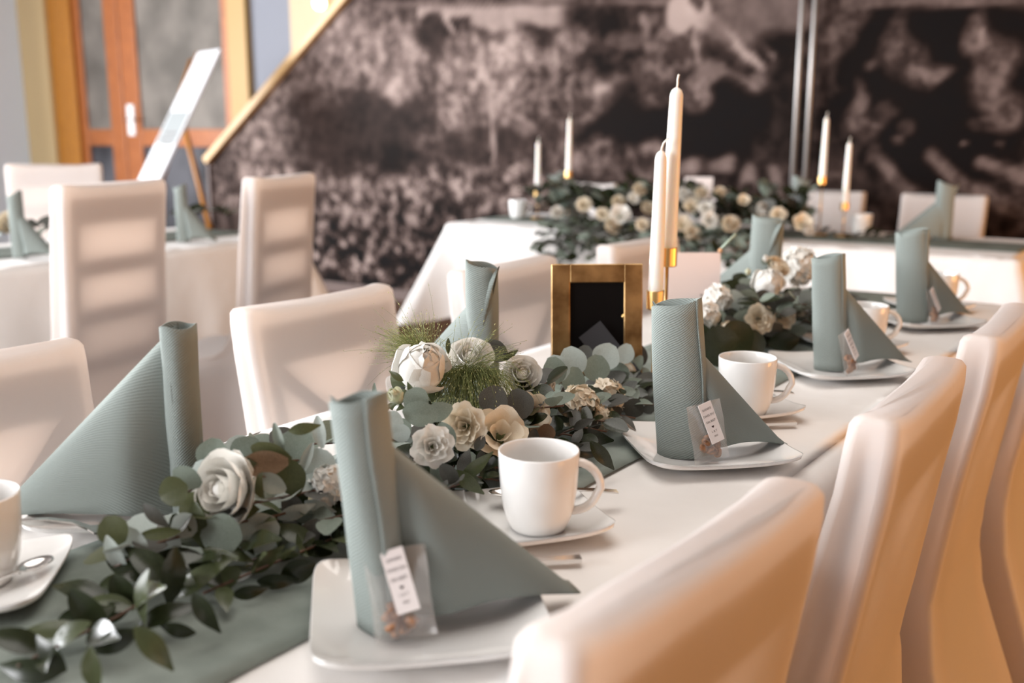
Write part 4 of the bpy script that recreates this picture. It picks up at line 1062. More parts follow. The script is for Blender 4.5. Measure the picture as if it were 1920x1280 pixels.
fl((-0.760, 0.560, 0.805), 'long', 'ruscus_light', -80, 90)
fl((-0.770, 0.526, 0.809), 'oval', 'euc_olive', 5, 65, sx=.5)
fl((-0.780, 0.529, 0.822), 'long', 'euc_dark', -45, 60)
fl((-0.730, 0.569, 0.785), 'long', 'ruscus_light', -8, 92, pitch=1.2, depth=1.0)
fl((-0.740, 0.544, 0.767), 'long', 'ruscus_light', 40, 98, pitch=.8)
fl((-0.750, 0.522, 0.771), 'long', 'ruscus', -95, 100, yaw=.5)
fl((-0.720, 0.555, 0.767), 'oval', 'ruscus_light', -150, 60)
fl((-0.750, 0.488, 0.763), 'long', 'ruscus_light', -100, 95, yaw=-.8)
fl((-0.770, 0.484, 0.767), 'oval', 'ruscus', -60, 62)
fl((-0.780, 0.483, 0.776), 'long', 'ruscus_light', 25, 60)
fl((-0.740, 0.504, 0.747), 'long', 'ruscus', 25, 95, pitch=1.)
fl((-0.760, 0.444, 0.768), 'oval', 'ruscus', -48, 88, depth=1.0, sx=.8)
fl((-0.750, 0.459, 0.764), 'oval', 'ruscus', 10, 50)
fl((-0.760, 0.424, 0.769), 'long', 'ruscus', 215, 60)
fl((-0.760, 0.420, 0.755), 'long', 'ruscus_light', 210, 88, depth=1.0, pitch=.9)
fl((-0.750, 0.400, 0.750), 'long', 'ruscus', 135, 66, sx=1.2)
fl((-0.750, 0.381, 0.745), 'long', 'ruscus', 178, 108, depth=.95)
fl((-0.740, 0.450, 0.742), 'long', 'ruscus', 205, 95, depth=.95)
fl((-0.740, 0.430, 0.723), 'long', 'ruscus_light', -85, 70)
fl((-0.730, 0.484, 0.725), 'long', 'ruscus_light', -48, 82, pitch=.8)
fl((-0.730, 0.507, 0.733), 'long', 'ruscus', 170, 60)
fl((-0.720, 0.532, 0.741), 'long', 'ruscus', -60, 75)
fl((-0.710, 0.576, 0.748), 'long', 'ruscus', 10, 60)
fl((-0.700, 0.627, 0.753), 'oval', 'ruscus', 20, 62)
fl((-0.710, 0.609, 0.746), 'long', 'ruscus', 0, 70)
fl((-0.730, 0.614, 0.761), 'long', 'ruscus_light', 40, 70)
fl((-0.710, 0.652, 0.780), 'oval', 'euc_dark', 60, 60)
fl((-0.730, 0.654, 0.798), 'long', 'euc_pale', 20, 70)
fl((-0.720, 0.677, 0.798), 'long', 'euc_pale', -20, 60)
fl((-0.740, 0.660, 0.799), 'oval', 'euc_dark', -60, 60)
link('stem', tube('stem', [Vector(p) - gl.location for p in ((-0.750, 0.442, 0.747), (-0.750, 0.470, 0.738), (-0.750, 0.506, 0.751), (-0.750, 0.554, 0.756), (-0.740, 0.636, 0.756))], .0012, M['stem_green'], 5), gl)
link('stem', tube('stem', [Vector(p) - gl.location for p in ((-0.790, 0.488, 0.783), (-0.780, 0.532, 0.796), (-0.760, 0.574, 0.801), (-0.740, 0.639, 0.797), (-0.730, 0.718, 0.795))], .0014, M['stem'], 5), gl, label='reddish brown stem')
link('stem', tube('stem', [Vector(p) - gl.location for p in ((-0.790, 0.569, 0.830), (-0.790, 0.597, 0.835), (-0.780, 0.642, 0.843), (-0.740, 0.714, 0.836))], .0012, M['stem'], 5), gl)

# ------------------------------------------------------------------ flowers
def petal_me(m, W, R, H, flareo, curl, ruffle, seed, tipdip=.25, nu=9, nv=9):
    vs = []
    for j in range(nv):
        v = j / (nv - 1)
        for i in range(nu):
            u = i / (nu - 1) * 2 - 1
            edge = math.sqrt(max(0, 1 - (u * (.2 + .8 * v)) ** 2 * .0))
            a = u * W * (math.sin(PI / 2 * min(1, v * 1.5 + .12)))
            r = R * (.10 + .90 * math.sin(v * PI / 2) ** .75) + flareo * v ** 2.2 * (1 - .3 * u * u)
            z = H * v * (1 - tipdip * u * u * v) - curl * v ** 4
            rf = ruffle * v ** 2 * math.sin(4.5 * u + seed * 1.7) + .3 * ruffle * v * math.sin(9 * u + seed)
            r += rf; z += .5 * ruffle * v ** 2 * math.cos(6 * u + seed * 2.3)
            vs.append((r * math.cos(a), r * math.sin(a), z))
    return mesh('petal', vs, grid_faces(nu, nv), m)
FSET = {}
def flower_set(kind, mk):
    key = (kind, mk)
    if key in FSET: return FSET[key]
    m = M[mk]; out = []   # (mesh, angle, z)
    if kind == 'rose':
        rings = [(3, 1.2, .20, 1.06, .0, .0, .01, .12), (4, 1.05, .38, 1.12, .0, .0, .015, .12), (5, .95, .58, 1.12, .0, .02, .02, .12), (5, 1.0, .78, 1.06, .05, .06, .03, .14), (5, 1.05, .95, .92, .14, .12, .04, .16)]
    elif kind == 'peony':
        rings = [(3, 1.5, .72, 1.72, -.70, .0, .01, .03), (4, 1.45, .92, 1.72, -.86, .0, .006, .02), (4, 1.25, 1.02, 1.52, -.60, .0, .008, .05), (3, .7, 1.06, 1.15, -.16, .02, .03, .2)]
    elif kind == 'lisianthus':
        rings = [(3, 1.1, .18, .75, .05, .0, .03, .1), (4, .95, .36, .80, .12, .04, .06, .0), (5, .85, .56, .78, .22, .10, .08, .0), (6, .75, .76, .66, .34, .20, .10, .0)]
    elif kind == 'open':
        rings = [(3, 1.0, .35, 1.0, .10, .0, .03, .2), (3, .95, .60, 1.15, .30, .05, .05, .25), (4, .85, .80, 1.0, .35, .10, .07, .3)]
    elif kind == 'bud':
        rings = [(3, 1.15, .42, 1.5, -.28, .0, .01, .3), (4, .9, .56, 1.40, -.30, .0, .02, .3), (4, .7, .62, 1.1, -.05, .03, .03, .3)]
    k = 0
    for ri, (n_, W, R, H, fo, cu, rf, td) in enumerate(rings):
        for i in range(n_):
            out.append((petal_me(m, W, R, H, fo, cu, rf, k + ri * 3, td), 2 * PI * i / n_ + ri * .7 + .15 * math.sin(k * 5), -.02 * ri)); k += 1
    FSET[key] = out
    return out
def sepal_me():
    return petal_me(M['ruscus_light'], .45, .75, .35, .15, .1, .0, 3, .5, 5, 4)
SEP = sepal_me()
def calyx_me():
    return lathe('calyx', [(.05, -.35), (.10, -.2), (.30, -.04), (.34, .05), (.2, .12)], M['stem_green'], 12)
CAL = calyx_me()
FLAT = {}
CORE = {}
def core_me(mk):
    bm = bmesh.new(); bmesh.ops.create_icosphere(bm, subdivisions=3, radius=1); CORE[mk] = bm_mesh('heart_of_bloom', bm, M[mk], True); return CORE[mk]
def make_flower(name, label, kind, mk, pos, dia, aim, seed=0, group=None, parts=True, cat='flower'):
    t = thing(name, label, cat, pos, group=group)
    t.rotation_mode = 'QUATERNION'; aimv = Vector(aim).normalized()
    t.rotation_quaternion = aimv.to_track_quat('Z', 'Y') @ Vector((0, 0, 1)).rotation_difference(Vector((0, 0, 1)))
    s_ = dia / 2.1; t.scale = (s_, s_, s_)
    t.location = Vector(pos) - aimv * s_ * .55
    ps = flower_set(kind, mk)
    if parts:
        for me_, a, z in ps: link('petal', me_, t, (0, 0, z), (0, 0, a + seed))
        if kind in ('peony', 'bud', 'rose'): link('heart_of_bloom', CORE[mk] if mk in CORE else core_me(mk), t, (0, 0, .55 if kind != 'peony' else .80), None, {'peony': (.74, .74, .80), 'bud': (.42, .42, .75)}.get(kind, (.30, .30, .42)))
        for i in range(5): link('sepal', SEP, t, (0, 0, -.12), (0, 0, i * 2 * PI / 5 + seed))
        link('calyx', CAL, t)
    else:
        key = (kind, mk)
        if key not in FLAT:
            vs = []; fs = []
            for me_, a, z in ps:
                b0 = len(vs); ca_, sa_ = math.cos(a), math.sin(a)
                for v in me_.vertices: vs.append((v.co.x * ca_ - v.co.y * sa_, v.co.x * sa_ + v.co.y * ca_, v.co.z + z))
                for p in me_.polygons: fs.append([b0 + q for q in p.vertices])
            FLAT[key] = mesh('petals', vs, fs, M[mk])
        link('petals', FLAT[key], t, None, (0, 0, seed)); link('calyx', CAL, t)
    return t
CAMD = -FW
def aim(yaw=0, pitch=.5): return (CAMD + RT * yaw + Vector((0, 0, pitch)))
make_flower('white_rose', 'single creamy white rose lying on the garland in the left foreground', 'rose', 'petal_white', (-0.765, 0.599, 0.831), .076, aim(-.55, .15), .3)
make_flower('peony', 'large round white peony at the upper left of the middle bouquet', 'peony', 'petal_white', (-0.800, 0.929, 0.878), .082, aim(.35, .9), .5)
make_flower('white_rose', 'white rose at the top back of the middle bouquet behind the grass', 'rose', 'petal_white', (-0.830, 1.069, 0.866), .064, aim(.0, .9), 1.0)
make_flower('white_rose', 'white rose at the right shoulder of the middle bouquet', 'rose', 'petal_white', (-0.750, 1.077, 0.853), .052, aim(.2, .5), 2.0)
make_flower('rosebud', 'small white rosebud right of the middle bouquet, below the gold frame', 'bud', 'petal_white', (-0.730, 1.106, 0.831), .040, aim(.6, .9), .4)
make_flower('rosebud', 'greenish white bud at the left of the middle bouquet under the peony', 'bud', 'petal_bud', (-0.750, 0.829, 0.876), .034, aim(-.5, .9), .2)
make_flower('lisianthus', 'ruffled cream lisianthus at the front centre of the middle bouquet', 'lisianthus', 'petal_cream', (-0.690, 0.874, 0.841), .052, aim(-.25, .1), .4)
make_flower('cream_rose', 'open cream rose with pointed petals above the nearest mug', 'open', 'petal_cream', (-0.675, 0.925, 0.822), .060, aim(.15, .55), 1.1)
make_flower('cream_rose', 'cream rose behind the dark round leaf, right front of the middle bouquet', 'open', 'petal_cream', (-0.700, 1.026, 0.819), .050, aim(.5, .4), .6)
make_flower('lisianthus', 'ruffled white lisianthus half hidden by the nearest napkin', 'lisianthus', 'petal_white', (-0.680, 0.808, 0.836), .046, aim(.2, .2), 2.2)
make_flower('cream_rose', 'cream rose under the silver eucalyptus leaves beside the second napkin', 'open', 'petal_cream', (-0.760, 1.371, 0.790), .050, aim(.6, .5), 2.5)
make_flower('peony', 'large white peony in the third bouquet', 'peony', 'petal_white', (-0.760, 1.963, 0.861), .080, aim(.1, .8), .5)
make_flower('cream_rose', 'white rose at the top of the third bouquet', 'rose', 'petal_cream', (-0.780, 2.070, 0.888), .052, aim(.5, .8), .5)
make_flower('lisianthus', 'round cream lisianthus facing forward in the third bouquet', 'lisianthus', 'petal_cream', (-0.700, 1.782, 0.828), .054, aim(0, .0), .5)
make_flower('lisianthus', 'cream lisianthus right of the round one in the third bouquet', 'lisianthus', 'petal_cream', (-0.690, 1.887, 0.819), .050, aim(.4, .1), 1.5)
make_flower('rosebud', 'cream bud low on the left of the third bouquet', 'bud', 'petal_cream', (-0.740, 1.722, 0.816), .038, aim(-.2, .9), 1.5)
make_flower('rosebud', 'small cream bud right of the peony in the third bouquet', 'bud', 'petal_cream', (-0.730, 2.024, 0.838), .032, aim(.3, .9), .5)
make_flower('rosebud', 'slim green bud standing left of the third bouquet peony', 'bud', 'petal_bud', (-0.780, 1.908, 0.895), .020, aim(-.1, 2.5), .5)
make_flower('rosebud', 'cream bud low at the right of the third bouquet', 'bud', 'petal_cream', (-0.690, 1.968, 0.811), .032, aim(.3, .3), .5)
make_flower('rosebud', 'white bud half hidden under leaves at the top left of the third bouquet', 'bud', 'petal_white', (-0.800, 2.052, 0.905), .026, aim(-.6, 1.5), .5)

# stock blossoms: clusters of small florets
def floret_me(m):
    vs = []; fs = []
    for k in range(5):
        a = 2 * PI * k / 5
        b0 = len(vs)
        for j in range(4):
            v = j / 3
            for i in range(3):
                u = i - 1
                r = v; w_ = .42 * math.sin(PI * (.15 + .72 * v)); 
                x, y = r * math.cos(a) - u * w_ * math.sin(a), r * math.sin(a) + u * w_ * math.cos(a)
                vs.append((x, y, .35 * v * v + .12 * u * u - .25 * v ** 4 + .08 * math.sin(7 * a + 3 * u)))
        fs += grid_faces(3, 4, off=b0)
    return mesh('floret', vs, fs, m)
FLW = floret_me(M['petal_white']); FLC = floret_me(M['petal_cream'])
def make_cluster(label, pos, rad, n_, seed, me_, zs=1.0):
    t = thing('stock_blossom', label, 'flower', pos); rnd = random.Random(seed)
    for k in range(n_):
        zz = 1 - 1.3 * (k + .5) / n_; a = k * 2.39996
        d = RT * math.cos(a) * math.sqrt(max(0, 1 - zz * zz)) + UP * math.sin(a) * math.sqrt(max(0, 1 - zz * zz)) + CAMD * zz
        q = d.to_track_quat('Z', 'Y')
        o = link('floret', me_, t, d * rad * rnd.uniform(.8, 1.05), None, (rad * .56,) * 3); o.rotation_mode = 'QUATERNION'; o.rotation_quaternion = q
    link('cluster_core', core_me('petal_cream'), t, None, None, (rad * .72,) * 3)
    link('stem', tube('stem', [(0, 0, 0), (0.005, .005, -max(.01, pos[2] - .765))], .002, M['stem_green'], 6), t)
    return t
make_cluster('cream stock blossom cluster below the silver eucalyptus leaves, nearer the mug', (-0.710, 1.158, 0.797), .026, 22, 3, FLC)
make_cluster('cream stock blossom cluster below the silver eucalyptus leaves, nearer the second napkin', (-0.710, 1.231, 0.794), .024, 20, 4, FLC)
make_cluster('small cream stock blossom hanging lowest between mug and second plate', (-0.690, 1.175, 0.779), .018, 14, 6, FLC)
make_cluster('white stock blossom behind the large pale leaf in the left foreground', (-0.730, 0.703, 0.814), .020, 16, 7, FLW)
make_cluster('pale blossom cluster at the left edge of the third bouquet', (-0.800, 1.812, 0.852), .024, 16, 8, FLW)
make_cluster('pale blossom cluster at the lower left of the third bouquet', (-0.780, 1.714, 0.837), .024, 16, 9, FLW)
make_cluster('fine white blossom cluster behind the third napkin', (-0.780, 2.197, 0.875), .036, 26, 10, FLW)
# ------------------------------------------------------------------ bouquet foliage
bq = thing('bouquet_foliage', 'eucalyptus and dark leaves of the middle bouquet around the peony', 'foliage', (-.76, 1.0, .756))
rnd = random.Random(11)
def fb(px3, kind, mk, deg, npx, depth=1.25, **kw): face_leaf(bq, kind, mk, px3, deg, npx * depth / 1900.0, **kw)
DK = ['euc_dark', 'ruscus', 'euc', 'ruscus']
for k in range(22):
    a = k * 2 * PI / 22
    st = Vector((-.755 + .02 * math.cos(a), 1.0 + .04 * math.sin(a), .79))
    r_ = rnd.uniform(.05, .10)
    en = Vector((-.755 + r_ * math.cos(a), 1.0 + r_ * 1.4 * math.sin(a), rnd.uniform(.77, .845)))
    sprig(bq, [st, (st + en) / 2 + Vector((0, 0, .015)), en], 'oval' if k % 2 else 'round', DK, .036, .028, rnd, up=.35)
for k in range(14):
    y0 = rnd.uniform(1.08, 1.22)
    sprig(bq, [(-.74, y0 - .06, .79), (-.72 + rnd.uniform(-.07, .05), y0 + .08, .79), (-.74 + rnd.uniform(-.08, .09), y0 + .22, .775)], 'oval' if k % 2 else 'long', DK, .040, .032, rnd, up=.3)
fb((-0.740, 1.142, 0.847), 'round', 'euc', 100, 58, sx=.85)
fb((-0.750, 1.128, 0.832), 'round', 'euc_pale', 60, 20)
fb((-0.745, 1.156, 0.847), 'round', 'euc_pale', 120, 58, sx=.95, var=1)
fb((-0.750, 1.205, 0.847), 'round', 'euc_pale', 110, 60, sx=.9, depth=1.38)
fb((-0.735, 1.183, 0.826), 'round', 'euc', 80, 52, sx=.85, depth=1.38, pitch=-.5)
fb((-0.740, 1.254, 0.829), 'round', 'euc', 80, 54, depth=1.4, pitch=-.4, var=1)
fb((-0.750, 1.299, 0.837), 'round', 'euc_pale', 60, 56, depth=1.42, var=2)
fb((-0.740, 1.318, 0.808), 'round', 'euc', -60, 50, depth=1.42, pitch=-.6)
fb((-0.760, 1.377, 0.826), 'round', 'euc_pale', 70, 44, depth=1.45, sx=.85)
fb((-0.760, 1.413, 0.799), 'round', 'euc', 60, 52, depth=1.45, sx=.5)
fb((-0.770, 1.449, 0.808), 'round', 'euc_dark', 90, 44, depth=1.5, sx=.6)
fb((-0.780, 1.287, 0.839), 'round', 'euc_dark', 80, 36, depth=1.45)
fb((-0.750, 1.432, 0.770), 'round', 'euc', -30, 36, depth=1.45)
fb((-0.710, 1.286, 0.774), 'round', 'euc_dark', 200, 40, depth=1.4)
fb((-0.700, 1.298, 0.765), 'round', 'euc_dark', 240, 40, depth=1.4)
fb((-0.710, 1.363, 0.754), 'round', 'euc_dark', 20, 36, depth=1.42)
fb((-0.690, 1.146, 0.801), 'oval', 'euc', 50, 46, depth=1.32, sx=.8)
fb((-0.700, 1.107, 0.804), 'long', 'ruscus', -45, 50, depth=1.3)
fb((-0.700, 1.100, 0.824), 'long', 'euc_dark', 85, 40, depth=1.3)
fb((-0.680, 1.155, 0.777), 'oval', 'euc_dark', 60, 26, depth=1.32)
fb((-0.690, 0.987, 0.842), 'round', 'euc_dark', 110, 60, depth=1.2, sx=.9)
fb((-0.700, 0.987, 0.833), 'round', 'ruscus', -40, 50, depth=1.2, sx=.5)
fb((-0.710, 0.959, 0.850), 'round', 'euc_dark', 70, 56, depth=1.2)
fb((-0.720, 0.828, 0.877), 'round', 'euc', -40, 48, depth=1.15)
fb((-0.710, 0.823, 0.864), 'round', 'euc', -10, 66, depth=1.15, sx=.7)
fb((-0.710, 0.854, 0.859), 'oval', 'euc', 20, 56, depth=1.15)
fb((-0.680, 0.832, 0.843), 'oval', 'euc', -60, 50, depth=1.15)
fb((-0.730, 0.799, 0.857), 'round', 'euc_pale', -20, 42, depth=1.1)
fb((-0.720, 0.802, 0.845), 'round', 'euc_pale', -70, 36, depth=1.1)
fb((-0.750, 0.801, 0.865), 'long', 'euc_olive', 20, 42, depth=1.1)
fb((-0.760, 0.804, 0.885), 'oval', 'euc', 92, 36, depth=1.1, sx=.4)
fb((-0.820, 1.112, 0.870), 'round', 'euc_dark', -30, 56, depth=1.35, sx=.75)
fb((-0.800, 1.122, 0.865), 'long', 'ruscus_light', 35, 36, depth=1.35)
fb((-0.650, 0.846, 0.808), 'long', 'ruscus_light', 40, 80, depth=1.15, sx=.8)
fb((-0.650, 0.833, 0.793), 'long', 'ruscus_light', -40, 70, depth=1.15)
fb((-0.670, 1.016, 0.801), 'round', 'euc_brown', 90, 34, depth=1.25)
fb((-0.660, 1.008, 0.787), 'round', 'euc_brown', 60, 30, depth=1.25)
fb((-0.670, 0.987, 0.802), 'oval', 'euc_dark', 80, 34, depth=1.25)
fb((-0.660, 1.078, 0.763), 'long', 'ruscus', -15, 80, depth=1.28)
fb((-0.670, 1.128, 0.767), 'long', 'ruscus', -10, 90, depth=1.3)
fb((-0.660, 1.039, 0.763), 'long', 'ruscus', -25, 80, depth=1.26)
fb((-0.655, 1.131, 0.743), 'long', 'ruscus', -50, 70, depth=1.26)
fb((-0.660, 0.811, 0.807), 'oval', 'euc_dark', -50, 46, depth=1.15)
fb((-0.670, 0.879, 0.823), 'oval', 'euc_dark', 60, 30, depth=1.2)
fb((-0.740, 0.842, 0.883), 'long', 'ruscus_light', 115, 32, depth=1.15)
fb((-0.770, 0.851, 0.893), 'long', 'euc_olive', 145, 34, depth=1.15)
fb((-0.820, 1.009, 0.895), 'oval', 'euc_olive', 90, 30, depth=1.3, sx=.5)
link('foam_dark_fill', box_me('foam_dark_fill', (-.035, -.09, .0), (.035, .10, .048), M['ruscus'], .006), bq, label='unseen flower foam added as dark backing')  # unseen foam block, added to darken the gaps between the leaves
rnd = random.Random(101)
for k in range(9):
    y0 = .84 + .04 * k
    sprig(bq, [(-.70, y0, .775), (-.68, y0 + .03, .785), (-.655, y0 + .06, .775)], 'oval' if k % 2 else 'long', ['euc_dark', 'ruscus', 'ruscus'], .038, .028, rnd, up=.3)
# third bouquet foliage
tq = thing('bouquet_foliage', 'grey-green leaves of the third bouquet between card and third napkin', 'foliage', (-.76, 1.95, .756))
rnd = random.Random(21)
for k in range(18):
    a = k * 2 * PI / 18
    st = Vector((-.75, 1.92, .79)); r_ = rnd.uniform(.08, .12)
    en = Vector((-.75 + r_ * math.cos(a), 1.92 + r_ * 1.7 * math.sin(a), rnd.uniform(.77, .87)))
    sprig(tq, [st, (st + en) / 2 + Vector((0, 0, .02)), en], 'round' if k % 3 else 'oval', ['euc_dark', 'ruscus', 'euc', 'ruscus'], .040, .030, rnd, up=.4)
def ft(px3, kind, mk, deg, npx, depth=1.95, **kw): face_leaf(tq, kind, mk, px3, deg, npx * depth / 1900.0, **kw)
for args in (((-0.800, 1.836, 0.862), 'round', 'euc', 60, 34), ((-0.780, 1.843, 0.845), 'round', 'euc_pale', 100, 44), ((-0.760, 1.861, 0.839), 'round', 'euc', -20, 56), ((-0.740, 1.899, 0.838), 'round', 'euc_dark', 10, 50),
             ((-0.700, 1.680, 0.810), 'round', 'ruscus', 30, 60), ((-0.700, 1.605, 0.805), 'round', 'ruscus', 200, 70), ((-0.770, 1.736, 0.825), 'oval', 'ruscus', 80, 40), ((-0.740, 1.746, 0.816), 'oval', 'euc_dark', -60, 40),
             ((-0.700, 1.853, 0.796), 'oval', 'euc_dark', 20, 40), ((-0.680, 1.930, 0.784), 'oval', 'euc', -10, 36), ((-0.790, 2.057, 0.883), 'long', 'ruscus', 60, 40), ((-0.730, 1.779, 0.823), 'round', 'euc', -100, 40),
             ((-0.760, 1.669, 0.811), 'oval', 'ruscus', -80, 36), ((-0.690, 1.724, 0.791), 'round', 'ruscus', -10, 50), ((-0.680, 1.859, 0.774), 'oval', 'ruscus', 10, 60)):
    ft(*args)
link('foam_dark_fill', box_me('foam_dark_fill', (-.035, -.10, .0), (.035, .08, .045), M['ruscus'], .006), tq, label='unseen flower foam added as dark backing')  # same added block, a dark backing inside this bouquet
# leaves trailing beyond
tq2 = thing('leaf_garland', 'dark leaf garland trailing beyond the third bouquet on the front table', 'garland', (-.76, 2.3, .756))
sprig(tq2, [(-.76, 2.05, .78), (-.75, 2.25, .775), (-.76, 2.5, .77)], 'oval', ['ruscus', 'euc_dark'], .045, .03, rnd)
sprig(tq2, [(-.72, 2.05, .775), (-.71, 2.2, .77), (-.72, 2.4, .77)], 'long', ['ruscus', 'euc_dark'], .045, .03, rnd)

# ------------------------------------------------------------------ panicle grass
def grass(label, center, spec, seed):
    t = thing('panicle_grass', label, 'grass', center); rnd = random.Random(seed)
    vs = []; fs = []; sv = []; sf = []
    for (n_, base, dirv, spread, L, droop) in spec:
        for k in range(n_):
            d = (dirv + Vector((rnd.gauss(0, spread), rnd.gauss(0, spread), rnd.gauss(0, spread)))).normalized()
            p = Vector(base) + Vector((rnd.gauss(0, .006), rnd.gauss(0, .006), rnd.gauss(0, .004))); pts = [p.copy()]; ll = L * rnd.uniform(.55, 1.2)
            for j in range(5):
                d = (d + Vector((0, 0, -droop * .2)) + Vector((rnd.gauss(0, .05), rnd.gauss(0, .05), rnd.gauss(0, .05)))).normalized(); p = p + d * ll / 5; pts.append(p.copy())
            _tube(vs, fs, pts, .00030, 3, .5)
            for q in range(3):
                c = pts[3 + (q % 3)] + Vector((rnd.gauss(0, .003), rnd.gauss(0, .003), rnd.gauss(0, .003)))
                b0 = len(sv); s_ = rnd.uniform(.0004, .0009); h = d * s_ * 2.0; x = d.orthogonal().normalized() * s_ * .7; y = d.cross(x).normalized() * s_ * .7
                sv += [c + h, c + x, c + y, c - x, c - y, c - h]
                sf += [(b0, b0 + 1, b0 + 2), (b0, b0 + 2, b0 + 3), (b0, b0 + 3, b0 + 4), (b0, b0 + 4, b0 + 1), (b0 + 5, b0 + 2, b0 + 1), (b0 + 5, b0 + 3, b0 + 2), (b0 + 5, b0 + 4, b0 + 3), (b0 + 5, b0 + 1, b0 + 4)]
    c0 = Vector(center)
    o = link('grass_stems', mesh('grass_stems', [v - c0 for v in vs], fs, M['grass']), t); o['kind'] = 'stuff'
    o = link('seed_heads', mesh('seed_heads', [v - c0 for v in sv], sf, M['seed'], False), t); o['kind'] = 'stuff'
    return t
g0 = Vector((-0.775, 0.990, 0.868))
grass('feathery green panicle grass spilling over the middle of the main bouquet', g0, [
    (420, g0, Vector((.25, -.7, .25)), .45, .080, 2.6), (260, g0 + RT * .02, RT * .6 + Vector((.2, -.4, .3)), .45, .070, 2.4), (160, g0 - RT * .012, -RT * .5 + Vector((0, -.3, .5)), .4, .055, 1.6),
    (60, g0, RT * .8 + Vector((0, 0, .8)), .4, .075, .6), (36, g0, Vector((.1, -.4, 0)), .5, .12, 2.4)], 3)
g1 = Vector((-0.830, 0.977, 0.884))
grass('feathery pale panicle grass sticking out left of the peony', g1, [(170, g1, -RT * .9 + Vector((0, 0, .55)), .33, .060, .2), (90, g1, -RT * .2 + Vector((0, 0, 1)), .4, .05, .2), (24, g1, -RT * .7 + Vector((0, 0, .9)), .45, .09, .5)], 4)
# cone-like seed head in the near garland
t = thing('seed_spike', 'beige and green textured seed spike right of the garland rose', 'seed head', (-0.740, 0.719, 0.804))
vs = []
for j in range(26):
    v = j / 25
    for i in range(16):
        a = 2 * PI * i / 16
        r = .0075 * math.sin(PI * (.08 + .86 * v)) ** .6 * (1 + .12 * math.sin(i * PI + j * 2.1))
        vs.append(RT * (v * .055 - .028) + UP * (v * .030 - .015) + (UP * math.cos(a) + CAMD * math.sin(a)) * r)
link('spike', mesh('spike', vs, grid_faces(16, 26, True), mottle(mat('seed_spike', (.4, .33, .24), .8), (.22, .20, .06), (.52, .42, .32), 220, 3)), t)

# ------------------------------------------------------------------ far table flowers and leaves
ff = thing('leaf_garland', 'dense dark green garland along the far table, hanging over its front edge', 'garland', (-2.0, 4.0, .756))
rnd = random.Random(77)
for k in range(58):
    x = -2.72 + 1.30 * k / 57
    y = 4.0 + rnd.uniform(-.12, .12)
    sprig(ff, [(x, y, .79), (x + rnd.uniform(-.08, .08), y - rnd.uniform(-.05, .08), .83 + rnd.uniform(0, .07)), (x + rnd.uniform(-.14, .14), y - rnd.uniform(-.08, .16), .80 + rnd.uniform(0, .16))], rnd.choice(['round', 'oval', 'long']), ['ruscus', 'euc_dark', 'ruscus', 'ruscus', 'euc'], .065, .05, rnd, up=.5)
for k in range(30):
    x = -2.42 + .032 * k
    y = 3.66
    sprig(ff, [(x, 3.85, .80), (x, y, .765), (x + rnd.uniform(-.03, .03), 3.61, .70), (x + rnd.uniform(-.03, .03), 3.60, (.58 if k < 9 else .66) + rnd.uniform(0, .10))], 'oval', ['ruscus', 'euc_dark', 'euc'], .055, .045, rnd, up=.1, zmin=.3)
sprig(ff, [(-1.5, 4.0, .78), (-1.3, 4.02, .775), (-1.08, 4.03, .772)], 'long', ['ruscus', 'euc_dark'], .06, .04, rnd)
gfar = 'pale flowers in the far garland'
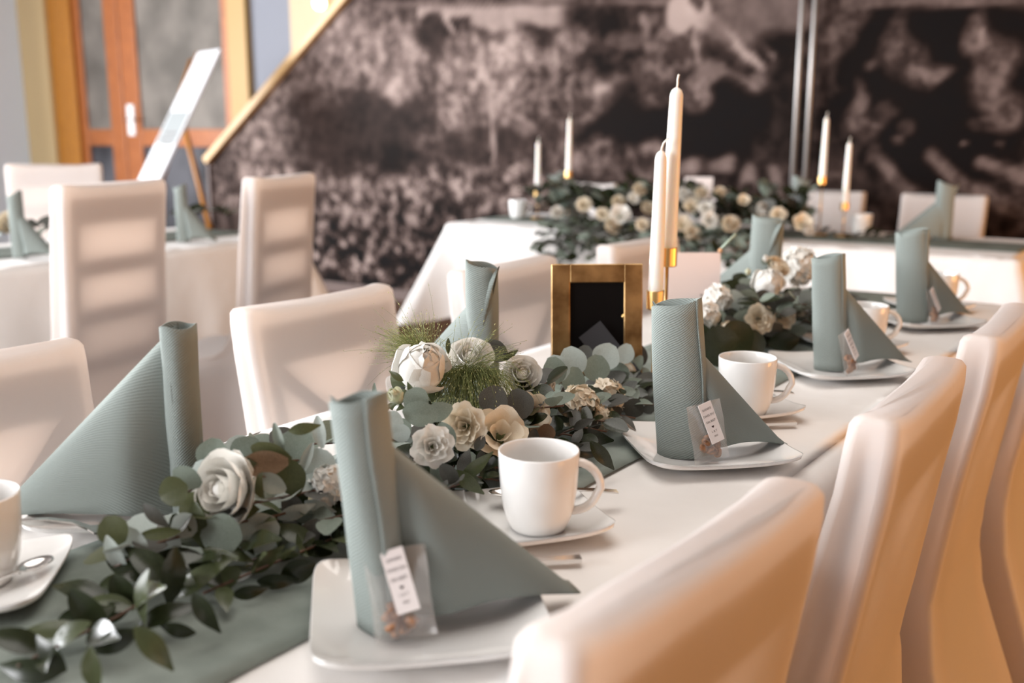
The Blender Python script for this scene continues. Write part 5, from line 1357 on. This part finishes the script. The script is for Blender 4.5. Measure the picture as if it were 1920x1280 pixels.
FP = [(-2.540, 3.930, 0.806, 0.050), (-2.489, 4.080, 0.838, 0.060), (-2.299, 3.930, 0.812, 0.050), (-2.304, 4.080, 0.855, 0.050), (-2.210, 3.930, 0.811, 0.070), (-2.244, 3.930, 0.756, 0.060), (-2.227, 4.080, 0.873, 0.045), (-2.196, 4.080, 0.914, 0.050), (-1.972, 4.080, 0.898, 0.060), (-1.937, 4.080, 0.853, 0.060), (-1.907, 3.930, 0.785, 0.060), (-1.869, 4.080, 0.849, 0.055), (-1.781, 3.930, 0.813, 0.060), (-1.690, 3.930, 0.796, 0.060), (-1.856, 3.930, 0.742, 0.060), (-1.603, 4.080, 0.845, 0.065), (-1.488, 3.930, 0.849, 0.050), (-1.388, 3.930, 0.816, 0.060), (-1.366, 3.930, 0.792, 0.045), (-2.098, 3.930, 0.775, 0.050), (-1.896, 4.080, 0.908, 0.045), (-1.700, 4.080, 0.886, 0.040), (-2.075, 4.080, 0.878, 0.050), (-1.959, 3.930, 0.827, 0.055), (-1.810, 4.080, 0.915, 0.040), (-2.153, 4.080, 0.833, 0.050)]
kinds = ['rose', 'lisianthus', 'rose', 'open']
ORD = ['first', 'second', 'third', 'fourth', 'fifth', 'sixth', 'seventh', 'eighth', 'ninth', 'tenth', 'eleventh', 'twelfth', 'thirteenth', 'fourteenth']
FP.sort(key=lambda q: q[2] - .0 * q[0]); LOW = sorted(FP[:13]); HIGH = sorted(FP[13:]); FP = LOW + HIGH
for i, (x, y, z, d) in enumerate(FP):
    x, y, z = CP + (Vector((x, y, z)) - CP) * .93
    make_flower('far_rose', '%s pale flower from the left in the %s row of the far garland' % (ORD[i % 13], 'lower' if i < 13 else 'upper'), kinds[i % 4], 'petal_cream' if i % 3 else 'petal_white', (x, y, z), d * 1.15, aim(rnd.uniform(-.3, .3), .4), i * .7, gfar, parts=False)
# left table flowers
lf = thing('leaf_garland', 'green leaf garland lying along the left table behind the tall chairs', 'garland', (-3.5, 2.0, .756))
for k in range(9):
    y = 1.3 + 1.3 * k / 8
    sprig(lf, [(-3.5, y, .78), (-3.47, y + .08, .85), (-3.42 + rnd.uniform(-.1, .1), y + .16, .84)], rnd.choice(['round', 'oval', 'long']), ['ruscus', 'euc_dark', 'euc'], .06, .04, rnd, up=.5)
make_flower('far_rose', 'pale rose on the left table at the left photo edge', 'rose', 'petal_cream', (-3.46, 1.86, .86), .09, aim(0, .5), 0, None, parts=False)
make_flower('far_rose', 'small pink-white rose on the left table between the tall chairs', 'rose', 'petal_cream', (-3.45, 2.44, .80), .05, aim(0, .5), 0, None, parts=False)
